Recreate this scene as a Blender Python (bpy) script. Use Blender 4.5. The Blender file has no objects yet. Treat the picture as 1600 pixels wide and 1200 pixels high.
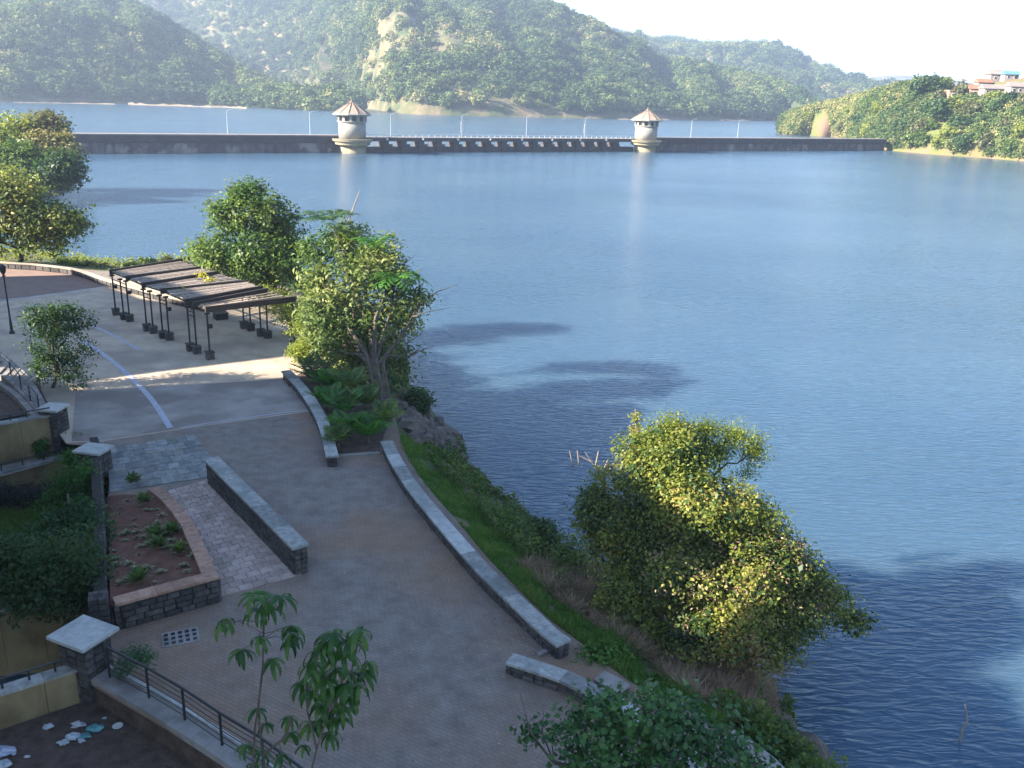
import bpy, math, random
import numpy as np
from mathutils import Vector, noise
from math import radians as rad, sin, cos, pi
random.seed(7); rng = np.random.default_rng(7)
S = bpy.context.scene; COL = S.collection

# ------------------------------------------------------------------ camera
F = 1380.0; PIT = rad(18.1); ROL = rad(2.0); CAM = np.array([0., 0., 15.])
fw = np.array([0, cos(PIT), -sin(PIT)]); r0 = np.array([1., 0, 0]); u0 = np.cross(r0, fw)
rt = r0*cos(ROL)+u0*sin(ROL); up = -r0*sin(ROL)+u0*cos(ROL)
cd = bpy.data.cameras.new('camera'); cam = bpy.data.objects.new('camera', cd); COL.objects.link(cam); S.camera = cam
cd.sensor_fit = 'HORIZONTAL'; cd.sensor_width = 36.0; cd.lens = 36.0*F/1600; cd.clip_start = 0.1; cd.clip_end = 20000
from mathutils import Matrix
M = Matrix(((rt[0], up[0], -fw[0], CAM[0]), (rt[1], up[1], -fw[1], CAM[1]), (rt[2], up[2], -fw[2], CAM[2]), (0, 0, 0, 1)))
cam.matrix_world = M
# ------------------------------------------------------------------ light
AZ = rad(71.5); EL = rad(26.0)                      # sunlight travels toward AZ (clockwise from +Y), falling at EL
w = bpy.data.worlds.new('World'); S.world = w; w.use_nodes = True
nt = w.node_tree; bg = nt.nodes['Background']; sky = nt.nodes.new('ShaderNodeTexSky'); sky.sky_type = 'NISHITA'
sky.sun_disc = False; sky.sun_elevation = EL; sky.sun_rotation = AZ+pi; sky.altitude = 100; sky.air_density = 1.0; sky.dust_density = 0.0; sky.ozone_density = 3.0
nt.links.new(sky.outputs[0], bg.inputs[0]); bg.inputs[1].default_value = 0.068
sd = bpy.data.lights.new('sun', 'SUN'); so = bpy.data.objects.new('sun', sd); COL.objects.link(so)
sd.energy = 5.0; sd.angle = rad(0.5); sd.color = (1, 0.91, 0.77)
so.rotation_euler = Vector((-sin(AZ)*cos(EL), -cos(AZ)*cos(EL), sin(EL))).to_track_quat('Z', 'Y').to_euler()
S.view_settings.view_transform = 'Standard'; S.view_settings.look = 'None'; S.view_settings.gamma = 1
S.view_settings.use_curve_mapping = False; S.view_settings.exposure = 2.5
S.cycles.volume_max_steps = 64; S.cycles.volume_bounces = 0; S.cycles.max_bounces = 6
WZ = -3.0                                           # water level; promenade is z = 0

# ------------------------------------------------------------------ placing helpers
def ray(px, py): return fw*F+rt*(px-800)+up*(600-py)
def at(px, py, z=0.):
    d = ray(px, py); return CAM+d*((z-CAM[2])/d[2])
def aty(px, py, Y):
    d = ray(px, py); return CAM+d*(Y/d[1])
def prj(p):
    d = np.array(p)-CAM; z = d@fw; return 800+F*(d@rt)/z, 600-F*(d@up)/z
def dep(p): return float((np.array(p)-CAM)@fw)
def zat(xy, py):
    lo, hi = -30., 200.
    for _ in range(50):
        m = (lo+hi)/2
        if prj((xy[0], xy[1], m))[1] > py: lo = m
        else: hi = m
    return (lo+hi)/2
def crv(pts, n):
    P = [np.array(p, float) for p in pts]; P = [2*P[0]-P[1]]+P+[2*P[-1]-P[-2]]; o = []
    for i in range(1, len(P)-2):
        for k in range(n):
            t = k/n; a, b, c, d = P[i-1:i+3]
            o.append(.5*((2*b)+(-a+c)*t+(2*a-5*b+4*c-d)*t*t+(-a+3*b-3*c+d)*t**3))
    o.append(P[-2]); return o

# ------------------------------------------------------------------ object helpers
def mesh(name, v, f, m=None, smooth=False):
    me = bpy.data.meshes.new(name); me.from_pydata([tuple(map(float, p)) for p in v], [], f); me.update()
    if m: me.materials.append(m)
    if smooth: me.polygons.foreach_set('use_smooth', [True]*len(me.polygons))
    return me
def obj(name, me, parent=None, loc=None):
    o = bpy.data.objects.new(name, me); COL.objects.link(o)
    if parent is not None: o.parent = parent
    if loc is not None: o.location = loc
    return o
def tag(o, label=None, cat=None, group=None, kind=None):
    if label: o['label'] = label
    if cat: o['category'] = cat
    if group: o['group'] = group
    if kind: o['kind'] = kind
    return o
def thing(name, label, cat, loc=(0, 0, 0), group=None):
    o = bpy.data.objects.new(name, None); COL.objects.link(o); o.location = tuple(map(float, loc)); o.empty_display_size = .2
    return tag(o, label, cat, group)
def struct(name, me): return tag(obj(name, me), kind='structure')
def rel(p, t):
    q = t.location; return (p[0]-q[0], p[1]-q[1], p[2]-q[2])
class MB:
    def __init__(s): s.v = []; s.f = []
    def add(s, v, f):
        n = len(s.v); s.v += [tuple(map(float, p)) for p in v]; s.f += [tuple(i+n for i in q) for q in f]; return s
    def box(s, c, d, rz=0, tilt=0):
        x, y, z = d[0]/2, d[1]/2, d[2]/2; co, si = cos(rz), sin(rz); V = []
        for a, b, e in ((-x,-y,-z),(x,-y,-z),(x,y,-z),(-x,y,-z),(-x,-y,z),(x,-y,z),(x,y,z),(-x,y,z)):
            e2 = e+a*tilt; V.append((c[0]+a*co-b*si, c[1]+a*si+b*co, c[2]+e2))
        return s.add(V, [(0,3,2,1),(4,5,6,7),(0,1,5,4),(1,2,6,5),(2,3,7,6),(3,0,4,7)])
    def prism(s, poly, z0, z1):
        n = len(poly); zt = z1 if hasattr(z1, '__len__') else [z1]*n; zb = z0 if hasattr(z0, '__len__') else [z0]*n
        V = [(p[0], p[1], zb[i]) for i, p in enumerate(poly)]+[(p[0], p[1], zt[i]) for i, p in enumerate(poly)]
        return s.add(V, [tuple(range(n))[::-1], tuple(range(n, 2*n))]+[(i, (i+1) % n, n+(i+1) % n, n+i) for i in range(n)])
    def tube(s, pts, r, n=6):
        P = [Vector(tuple(map(float, p))) for p in pts]; R = r if hasattr(r, '__len__') else [r]*len(P); V = []; Fc = []
        for i, p in enumerate(P):
            d = (P[min(i+1, len(P)-1)]-P[max(i-1, 0)]).normalized()
            a = d.orthogonal().normalized() if abs(d.z) < .95 else Vector((1, 0, 0)).cross(d).normalized()
            if abs(d.z) < .95: a = d.cross(Vector((0, 0, 1))).normalized()
            b = d.cross(a)
            for k in range(n):
                t = 2*pi*k/n; q = p+(a*cos(t)+b*sin(t))*R[i]; V.append(tuple(q))
        for i in range(len(P)-1):
            for k in range(n): Fc.append((i*n+k, i*n+(k+1) % n, (i+1)*n+(k+1) % n, (i+1)*n+k))
        Fc += [tuple(range(n))[::-1], tuple(range((len(P)-1)*n, len(P)*n))]
        return s.add(V, Fc)
    def lathe(s, prof, c, n=24):
        V = []; Fc = []
        for r, z in prof:
            for k in range(n): V.append((c[0]+r*cos(2*pi*k/n), c[1]+r*sin(2*pi*k/n), c[2]+z))
        for i in range(len(prof)-1):
            for k in range(n): Fc.append((i*n+k, i*n+(k+1) % n, (i+1)*n+(k+1) % n, (i+1)*n+k))
        Fc += [tuple(range(n))[::-1], tuple(range((len(prof)-1)*n, len(prof)*n))]
        return s.add(V, Fc)
    def build(s, name, m, parent=None, smooth=False, local=True):
        v = s.v
        if parent is not None and local:
            q = wloc(parent); v = [(p[0]-q[0], p[1]-q[1], p[2]-q[2]) for p in v]
        return obj(name, mesh(name, v, s.f, m, smooth), parent)
def wloc(o):
    q = Vector((0, 0, 0))
    while o is not None: q += o.location; o = o.parent
    return q

# ------------------------------------------------------------------ materials
def mat(name, cols, scale=1.0, rough=.85, bump=.3, bscale=None, var=0.0, stops=None, bdist=.02, kind=None, spec=.3, big=None, transl=0, detail=6, stretch=None):
    m = bpy.data.materials.new(name); m.use_nodes = True; t = m.node_tree; N = t.nodes; Lk = t.links.new
    b = N['Principled BSDF']; b.inputs['Roughness'].default_value = rough; b.inputs['Specular IOR Level'].default_value = spec
    g = N.new('ShaderNodeNewGeometry'); src = g.outputs['Position']
    if stretch:
        mp = N.new('ShaderNodeMapping'); mp.inputs['Scale'].default_value = stretch; Lk(src, mp.inputs[0]); src = mp.outputs[0]
    n = N.new('ShaderNodeTexNoise'); n.inputs['Scale'].default_value = scale; n.inputs['Detail'].default_value = detail; n.inputs['Roughness'].default_value = .62
    Lk(src, n.inputs['Vector'])
    r = N.new('ShaderNodeValToRGB'); e = r.color_ramp.elements; k = len(cols); st = stops or [.3+.4*i/(max(k-1, 1)) for i in range(k)]
    while len(e) < k: e.new(.5)
    for i in range(k): e[i].position = st[i]; e[i].color = (*cols[i], 1)
    Lk(n.outputs['Fac'], r.inputs[0]); c = r.outputs[0]
    if big:                                            # large-scale stains: (colour, scale, low, high, strength)
        n2 = N.new('ShaderNodeTexNoise'); n2.inputs['Scale'].default_value = big[1]; n2.inputs['Detail'].default_value = 5; Lk(g.outputs['Position'], n2.inputs['Vector'])
        mr = N.new('ShaderNodeMapRange'); mr.inputs[1].default_value = big[2]; mr.inputs[2].default_value = big[3]; mr.inputs[4].default_value = big[4]; Lk(n2.outputs['Fac'], mr.inputs[0])
        mx = N.new('ShaderNodeMix'); mx.data_type = 'RGBA'; Lk(mr.outputs[0], mx.inputs[0]); Lk(c, mx.inputs[6]); mx.inputs[7].default_value = (*big[0], 1); c = mx.outputs[2]
    if kind == 'cobble':
        br = N.new('ShaderNodeTexBrick'); br.inputs['Scale'].default_value = 1; br.inputs['Brick Width'].default_value = .22; br.inputs['Row Height'].default_value = .12
        br.inputs['Mortar Size'].default_value = .012; br.inputs['Color1'].default_value = (1, 1, 1, 1); br.inputs['Color2'].default_value = (.9, .9, .9, 1); br.inputs['Mortar'].default_value = (.78, .75, .72, 1)
        mp2 = N.new('ShaderNodeMapping'); mp2.inputs['Rotation'].default_value = (0, 0, .5); Lk(g.outputs['Position'], mp2.inputs[0]); Lk(mp2.outputs[0], br.inputs['Vector'])
        mx = N.new('ShaderNodeMix'); mx.data_type = 'RGBA'; mx.blend_type = 'MULTIPLY'; mx.inputs[0].default_value = 1; Lk(c, mx.inputs[6]); Lk(br.outputs[0], mx.inputs[7]); c = mx.outputs[2]
    if var:
        oi = N.new('ShaderNodeObjectInfo'); mr = N.new('ShaderNodeMapRange'); mr.inputs[3].default_value = 1-var; mr.inputs[4].default_value = 1+var; Lk(oi.outputs['Random'], mr.inputs[0])
        hs = N.new('ShaderNodeHueSaturation'); Lk(mr.outputs[0], hs.inputs['Value']); Lk(c, hs.inputs['Color']); c = hs.outputs[0]
    Lk(c, b.inputs['Base Color'])
    if bump:
        n3 = N.new('ShaderNodeTexNoise'); n3.inputs['Scale'].default_value = bscale or scale*6; n3.inputs['Detail'].default_value = 4; Lk(src, n3.inputs['Vector'])
        bp = N.new('ShaderNodeBump'); bp.inputs['Strength'].default_value = bump; bp.inputs['Distance'].default_value = bdist
        if kind == 'cobble':
            ad = N.new('ShaderNodeMath'); ad.operation = 'MULTIPLY_ADD'; Lk(br.outputs['Fac'], ad.inputs[0]); ad.inputs[1].default_value = -1.2; Lk(n3.outputs['Fac'], ad.inputs[2]); Lk(ad.outputs[0], bp.inputs['Height'])
        else: Lk(n3.outputs['Fac'], bp.inputs['Height'])
        Lk(bp.outputs[0], b.inputs['Normal'])
    return m
def leafmat(name, cols, transl=.35, rough=.5, stops=None, inst=False):
    m = bpy.data.materials.new(name); m.use_nodes = True; t = m.node_tree; N = t.nodes; Lk = t.links.new
    b = N['Principled BSDF']; b.inputs['Roughness'].default_value = rough; b.inputs['Specular IOR Level'].default_value = .3
    a = N.new('ShaderNodeAttribute'); a.attribute_name = 'tint'; fac = a.outputs['Fac']
    if inst:
        a2 = N.new('ShaderNodeAttribute'); a2.attribute_name = 'hue'; a2.attribute_type = 'INSTANCER'
        mm = N.new('ShaderNodeMath'); mm.operation = 'MULTIPLY_ADD'; Lk(fac, mm.inputs[0]); mm.inputs[1].default_value = .28; Lk(a2.outputs['Fac'], mm.inputs[2]); fac = mm.outputs[0]
    r = N.new('ShaderNodeValToRGB'); e = r.color_ramp.elements; k = len(cols); st = stops or [i/(k-1) for i in range(k)]
    while len(e) < k: e.new(.5)
    for i in range(k): e[i].position = st[i]; e[i].color = (*cols[i], 1)
    Lk(fac, r.inputs[0]); Lk(r.outputs[0], b.inputs['Base Color'])
    tr = N.new('ShaderNodeBsdfTranslucent'); hs = N.new('ShaderNodeHueSaturation'); hs.inputs['Value'].default_value = 1.5; hs.inputs['Saturation'].default_value = 1.1
    Lk(r.outputs[0], hs.inputs['Color']); Lk(hs.outputs[0], tr.inputs[0])
    mx = N.new('ShaderNodeMixShader'); mx.inputs[0].default_value = transl; Lk(b.outputs[0], mx.inputs[1]); Lk(tr.outputs[0], mx.inputs[2])
    Lk(mx.outputs[0], N['Material Output'].inputs[0]); return m
def plain(name, c, rough=.6, metal=0, bump=0, spec=.4):
    return mat(name, [tuple(x*.82 for x in c), tuple(min(1, x*1.12) for x in c)], scale=9, rough=rough, bump=bump, spec=spec)

m_cobble = mat('promenade_setts', [(.16,.13,.112), (.21,.174,.15), (.255,.215,.188)], scale=1.6, rough=.9, bump=.5, bscale=30, kind='cobble', big=((.27,.155,.09), .14, .45, .66, .85), bdist=.01)
m_plaza = mat('plaza_concrete', [(.34,.265,.195), (.43,.34,.25), (.49,.39,.295)], scale=.9, rough=.9, bump=.15, bscale=40, big=((.23,.185,.155), .3, .45, .65, .7), stretch=(1, 1, 1))
m_plaza2 = mat('plaza_shaded_concrete', [(.21,.18,.16), (.28,.24,.21), (.33,.285,.25)], scale=.8, rough=.9, bump=.2, bscale=40, big=((.17,.135,.12), .35, .45, .6, .8))  # plaza concrete with the building's shade put into its colour
m_brownpave = mat('brown_paving', [(.19,.125,.1), (.25,.17,.135)], scale=1.4, rough=.9, bump=.3, bscale=20)
m_line = mat('worn_line_paint', [(.27,.265,.31), (.40,.39,.45)], scale=5, rough=.7, bump=.1, stops=[.35,.55])
m_paver = mat('pink_paver', [(.30,.225,.19), (.38,.29,.25), (.44,.35,.30)], scale=4, rough=.9, bump=.3, var=.18, big=((.2,.16,.12), .7, .5, .7, .5))
m_slate = mat('grey_slate', [(.10,.105,.105), (.16,.165,.16), (.23,.23,.215)], scale=3, rough=.75, bump=.3, var=.28, big=((.24,.21,.17), .9, .5, .65, .5))
m_cap = mat('cap_stone', [(.16,.158,.15), (.24,.235,.22), (.33,.325,.30)], scale=5, rough=.75, bump=.35, var=.25, big=((.14,.15,.14), 1.3, .48, .62, .7))
m_capl = mat('pale_cap_stone', [(.26,.26,.25), (.35,.345,.33), (.42,.41,.39)], scale=5, rough=.7, bump=.3, var=.1, big=((.25,.26,.25), 1.5, .52, .66, .7))
m_basalt = mat('black_basalt', [(.035,.032,.033), (.065,.058,.056), (.10,.088,.082)], scale=9, rough=.85, bump=.6, var=.4)
m_mortar = mat('dark_mortar', [(.022,.019,.018), (.04,.035,.03)], scale=12, rough=.95, bump=.4)
m_brick = mat('red_coping', [(.24,.12,.085), (.33,.19,.13), (.38,.25,.18)], scale=5, rough=.9, bump=.4, var=.2)
m_soil = mat('red_soil', [(.085,.038,.026), (.13,.058,.04), (.17,.085,.06)], scale=3, rough=1, bump=1, bscale=14, bdist=.06)
m_dsoil = mat('dark_soil', [(.05,.034,.028), (.085,.058,.046), (.12,.085,.07)], scale=3, rough=1, bump=1, bscale=12, bdist=.06)
m_yellow = mat('ochre_render', [(.16,.115,.058), (.22,.165,.088), (.265,.205,.12)], scale=1.2, rough=.9, bump=.15, bscale=30, stretch=(1, 1, .35), big=((.10,.075,.04), .8, .48, .66, .75))
m_conc = mat('grey_concrete', [(.19,.17,.155), (.25,.225,.205), (.30,.27,.25)], scale=2, rough=.9, bump=.3, big=((.12,.105,.095), .9, .5, .65, .6))
m_iron = plain('black_iron', (.02,.02,.024), rough=.45)
m_wood = mat('weathered_slat', [(.16,.125,.10), (.29,.235,.195), (.42,.35,.30)], scale=6, rough=.85, bump=.3, var=.25)
m_beam = plain('dark_beam', (.035,.027,.024), rough=.7)
m_bank = mat('grassy_bank', [(.05,.075,.022), (.085,.10,.035), (.15,.10,.06)], scale=.9, rough=1, bump=1, bscale=8, bdist=.1, stops=[.35,.52,.66])
m_rock = mat('bank_rock', [(.05,.042,.036), (.11,.09,.075), (.19,.15,.12)], scale=2, rough=.95, bump=1, bscale=6, bdist=.08)
m_hill = mat('hill_ground', [(.05,.07,.026), (.12,.105,.05), (.21,.15,.095)], scale=.03, rough=1, bump=.6, bscale=.2, bdist=2., stops=[.40,.52,.66])
m_rhill = mat('red_hill_ground', [(.10,.12,.035), (.13,.12,.045), (.19,.12,.075)], scale=.06, rough=1, bump=.5, bscale=.8, bdist=.5, stops=[.38,.5,.62])
m_sand = mat('pale_shore_sand', [(.20,.15,.10), (.30,.23,.16)], scale=.3, rough=1, bump=0)
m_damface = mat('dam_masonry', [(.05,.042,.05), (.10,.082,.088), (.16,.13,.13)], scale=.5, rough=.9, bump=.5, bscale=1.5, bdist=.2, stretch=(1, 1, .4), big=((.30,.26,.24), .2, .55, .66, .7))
m_damdark = mat('dam_dark_masonry', [(.04,.035,.04), (.08,.068,.07)], scale=.4, rough=.9, bump=.3)  # darker masonry tone for upper wall, deck, crest and piers
m_damtop = mat('dam_parapet', [(.19,.155,.14), (.27,.225,.21)], scale=.4, rough=.9, bump=.2)
m_tower = mat('tower_render', [(.21,.195,.17), (.29,.275,.24)], scale=.5, rough=.85, bump=.2, stretch=(1, 1, .4))
m_toweb = mat('tower_base_render', [(.19,.16,.10), (.28,.235,.16)], scale=.5, rough=.9, bump=.2)
m_troof = mat('tower_roof_tile', [(.24,.175,.13), (.33,.25,.19)], scale=.7, rough=.8, bump=.4)
m_ridge = plain('roof_ridge', (.26,.17,.125))
m_dark = plain('dark_opening', (.012,.014,.018), rough=.3)
m_white = plain('white_paint', (.55,.55,.53), rough=.5)
m_bark = mat('bark', [(.045,.036,.028), (.09,.07,.055), (.14,.115,.09)], scale=6, rough=.95, bump=.8, stretch=(1, 1, .3))
m_deadwood = mat('dead_wood', [(.17,.14,.11), (.28,.235,.19)], scale=6, rough=.9, bump=.3)
m_pole = plain('pale_pole', (.45,.47,.49), rough=.4)
m_litter = plain('white_plastic', (.36,.38,.41), rough=.35); m_teal = plain('teal_plastic', (.08,.24,.25), rough=.35)
m_cream = mat('hotel_render', [(.46,.36,.2), (.55,.44,.27)], scale=.6, rough=.9, bump=.1)
m_roofred = mat('red_roof_tile', [(.27,.10,.06), (.38,.16,.10)], scale=2, rough=.85, bump=.4)
m_glass = plain('window_glass', (.03,.04,.05), rough=.1)
m_blue = plain('blue_roof_sheet', (.10,.22,.36), rough=.5)
m_rubble = mat('rubble_stone_wall', [(.30,.19,.12), (.45,.32,.22)], scale=.8, rough=1, bump=.6, bdist=.1)
L_green = leafmat('leaf_mid_green', [(.028,.07,.014), (.075,.13,.024), (.17,.21,.045)])
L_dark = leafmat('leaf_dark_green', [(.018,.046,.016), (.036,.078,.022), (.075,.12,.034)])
L_yellow = leafmat('leaf_yellow_green', [(.10,.14,.022), (.18,.22,.035), (.30,.30,.06)], transl=.4)
L_olive = leafmat('leaf_olive_brown', [(.04,.055,.016), (.10,.11,.03), (.19,.155,.055), (.24,.13,.07)], stops=[0,.45,.8,1])
L_creep = leafmat('leaf_creeper', [(.05,.085,.018), (.15,.18,.03), (.28,.27,.06), (.33,.20,.10)], stops=[0,.4,.85,1], transl=.4)
L_fresh = leafmat('leaf_fresh_green', [(.025,.085,.012), (.05,.15,.02), (.10,.21,.03)], transl=.4)
L_dry = leafmat('leaf_dry_brown', [(.14,.09,.06), (.26,.17,.11), (.38,.28,.18)], transl=.2)
L_grass = leafmat('grass_blade', [(.04,.10,.016), (.08,.18,.028), (.16,.21,.05)], transl=.35)
L_pale = leafmat('leaf_pale_tuft', [(.12,.12,.055), (.22,.20,.11), (.31,.27,.16)], transl=.2)
L_lemon = leafmat('leaf_lemon', [(.22,.23,.03), (.34,.33,.05), (.45,.4,.08)], transl=.4)
L_hill = leafmat('hill_crown_leaf', [(.020,.05,.018), (.062,.105,.030), (.16,.19,.06), (.27,.25,.10)], transl=.15, rough=.95, inst=True, stops=[.1,.45,.85,1.2 if False else 1])

# water
m_water = bpy.data.materials.new('lake_water'); m_water.use_nodes = True
t = m_water.node_tree; N = t.nodes; Lk = t.links.new; b = N['Principled BSDF']
b.inputs['Roughness'].default_value = .17; b.inputs['IOR'].default_value = 1.333; b.inputs['Specular IOR Level'].default_value = .5
b.subsurface_method = 'BURLEY'; b.inputs['Subsurface Weight'].default_value = 1.0; b.inputs['Subsurface Radius'].default_value = (.6, 1.0, 1.3); b.inputs['Subsurface Scale'].default_value = 2.2   # sunlight spreads inside the murky water
g = N.new('ShaderNodeNewGeometry')
n1 = N.new('ShaderNodeTexNoise'); n1.inputs['Scale'].default_value = .035; n1.inputs['Detail'].default_value = 3; Lk(g.outputs['Position'], n1.inputs['Vector'])
r = N.new('ShaderNodeValToRGB'); r.color_ramp.elements[0].position = .35; r.color_ramp.elements[0].color = (.034,.074,.125, 1); r.color_ramp.elements[1].position = .68; r.color_ramp.elements[1].color = (.046,.090,.135, 1)
Lk(n1.outputs['Fac'], r.inputs[0]); Lk(r.outputs[0], b.inputs['Base Color'])
def wv(scale, stretch, rot, detail):
    mp = N.new('ShaderNodeMapping'); mp.inputs['Scale'].default_value = stretch; mp.inputs['Rotation'].default_value = (0, 0, rot); Lk(g.outputs['Position'], mp.inputs[0])
    n = N.new('ShaderNodeTexNoise'); n.inputs['Scale'].default_value = scale; n.inputs['Detail'].default_value = detail; n.inputs['Roughness'].default_value = .5; n.inputs['Distortion'].default_value = .4; Lk(mp.outputs[0], n.inputs['Vector']); return n.outputs['Fac']
a1 = wv(2.4, (.45, 1.6, 1), rad(-28), 2); a2 = wv(5.5, (.6, 1.2, 1), rad(-20), 2)
mm = N.new('ShaderNodeMath'); mm.operation = 'MULTIPLY_ADD'; Lk(a2, mm.inputs[0]); mm.inputs[1].default_value = .22; Lk(a1, mm.inputs[2])
bp = N.new('ShaderNodeBump'); bp.inputs['Strength'].default_value = 1; bp.inputs['Distance'].default_value = .145
nl = N.new('ShaderNodeTexNoise'); nl.inputs['Scale'].default_value = .022; nl.inputs['Detail'].default_value = 4; mpl = N.new('ShaderNodeMapping'); mpl.inputs['Scale'].default_value = (.5, 1.4, 1); mpl.inputs['Rotation'].default_value = (0, 0, -.5); Lk(g.outputs['Position'], mpl.inputs[0]); Lk(mpl.outputs[0], nl.inputs['Vector'])
ml = N.new('ShaderNodeMapRange'); ml.inputs[1].default_value = .35; ml.inputs[2].default_value = .65; ml.inputs[3].default_value = .6; ml.inputs[4].default_value = 1.0; Lk(nl.outputs['Fac'], ml.inputs[0]); Lk(ml.outputs[0], bp.inputs['Strength']); Lk(mm.outputs[0], bp.inputs['Height']); Lk(bp.outputs[0], b.inputs['Normal'])

# ------------------------------------------------------------------ foliage
def leaf_arrays(C, Nn, size, aspect=.5, tint=None):
    """one folded diamond leaf per centre: C centres, Nn normals, size lengths"""
    n = len(C); R = rng.normal(size=(n, 3)); A = np.cross(Nn, R); A /= np.linalg.norm(A, axis=1)[:, None]+1e-9
    B = np.cross(Nn, A); B /= np.linalg.norm(B, axis=1)[:, None]+1e-9; s = size[:, None]
    fold = Nn*s*.12
    V = np.stack([C-A*s*.5, C+B*s*aspect*.5+fold, C+A*s*.5-fold, C-B*s*aspect*.5+fold], 1).reshape(-1, 3)
    return V
def leaf_mesh(name, V, tint, m, k=4):
    n = len(V)//k; me = bpy.data.meshes.new(name); me.vertices.add(n*k); me.vertices.foreach_set('co', V.astype(np.float32).ravel())
    me.loops.add(n*k); me.loops.foreach_set('vertex_index', np.arange(n*k, dtype=np.int32)); me.polygons.add(n)
    me.polygons.foreach_set('loop_start', np.arange(0, n*k, k, dtype=np.int32)); me.polygons.foreach_set('loop_total', np.full(n, k, dtype=np.int32))
    at_ = me.attributes.new('tint', 'FLOAT', 'POINT'); at_.data.foreach_set('value', np.repeat(tint, k).astype(np.float32))
    me.materials.append(m); me.update(calc_edges=True); return me
def crown_pts(blobs, ncl, per, spread, size, fill=.35, flat=.0):
    """blobs: (centre, radii, weight); clustered leaves over the blobs' outer shells"""
    W = np.array([b[2]*(b[1][0]*b[1][1]*b[1][2])**(2/3) for b in blobs]); W /= W.sum()
    idx = rng.choice(len(blobs), ncl, p=W); Cc = np.array([b[0] for b in blobs])[idx]; Rr = np.array([b[1] for b in blobs])[idx]
    D = rng.normal(size=(ncl, 3)); D[:, 2] += .25; D /= np.linalg.norm(D, axis=1)[:, None]
    rad_ = 1-fill*rng.random(ncl)**1.6*1.4+rng.normal(size=ncl)*.07
    bump_ = np.array([noise.noise(Vector(tuple(d*2.3+c*.7))) for d, c in zip(D, Cc)])*.55
    P = Cc+D*Rr*(rad_+bump_)[:, None]
    ct = rng.random(ncl)
    C = np.repeat(P, per, 0)+rng.normal(size=(ncl*per, 3))*spread*np.array([1, 1, .7]); Dn = np.repeat(D, per, 0)
    Nn = Dn*.7+rng.normal(size=C.shape)*.55+np.array([0, 0, .55]); Nn /= np.linalg.norm(Nn, axis=1)[:, None]
    sn = np.array([noise.noise(Vector(tuple(p*.55))) for p in P]); tint = np.clip(.45*np.repeat(ct, per)+.4*rng.random(len(C))+np.repeat(sn, per)*.6+.08, 0, 1)
    return C, Nn, size*(.65+.7*rng.random(len(C))), tint
def foliage(name, parent, blobs, m, ncl=300, per=12, spread=.3, size=.2, aspect=.55, fill=.4):
    C, Nn, sz, ti = crown_pts(blobs, ncl, per, spread, size, fill)
    C = C-np.array(wloc(parent)) if parent is not None else C
    return obj(name, leaf_mesh(name, leaf_arrays(C, Nn, sz, aspect), ti, m), parent)
def limbs(name, parent, base, targets, r, m=None, fork=.35, wob=.12):
    mb = MB(); base = np.array(base, float); top = np.mean(targets, 0); fk = base*(1-fork)+top*fork; fk[2] = max(fk[2], base[2]+.3)
    mid = (base+fk)/2+rng.normal(size=3)*wob*r*4
    mb.tube([base-np.array([0, 0, .3]), base+(mid-base)*.3, mid, fk], [r*1.5, r*1.1, r*.95, r*.8], 8)
    for tg in targets:
        tg = np.array(tg, float); L = np.linalg.norm(tg-fk); a = fk*.65+tg*.35+rng.normal(size=3)*wob*L*.3+np.array([0, 0, .06*L]); c = fk*.3+tg*.7+rng.normal(size=3)*wob*L*.3
        mb.tube([fk, a, c, tg], [r*.7, r*.5, r*.32, r*.12], 5)
        for _ in range(3):
            e = tg+rng.normal(size=3)*L*.17; mb.tube([c, (c+e)/2+rng.normal(size=3)*.05*L, e], [r*.22, r*.14, r*.05], 4)
    return mb.build(name, m or m_bark, parent)
def pblob(px, py, Y, rx, ry, wt=1., rd=None):
    c = aty(px, py, Y); d = dep(c)/F; return (c, np.array([rx*d, (rd if rd else (rx+ry)/2)*d, ry*d*1.02]), wt)
def tree(name, label, cat, base, blobs, m, r=.15, ncl=400, per=14, spread=.35, size=.25, aspect=.55, group=None, fill=.4, bark=None, crown='crown'):
    tr = thing(name, label, cat, base, group)
    limbs('trunk', tr, base, [b[0] for b in blobs], r, bark)
    foliage(crown, tr, blobs, m, ncl, per, spread, size, aspect, fill); return tr
def fix_local(o):  pass

# ------------------------------------------------------------------ setting: water, land
mb = MB(); mb.add([(-9000,-9000,-9), (9000,-9000,-9), (9000,9000,-9), (-9000,9000,-9)], [(0,1,2,3)]); mb.build('ground', m_dsoil).__setitem__('kind', 'structure')
mb = MB(); mb.add([(-9000,-60,WZ), (9000,-60,WZ), (9000,9000,WZ), (-9000,9000,WZ)], [(0,1,2,3)]); mb.build('water', m_water).__setitem__('kind', 'structure')

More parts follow.
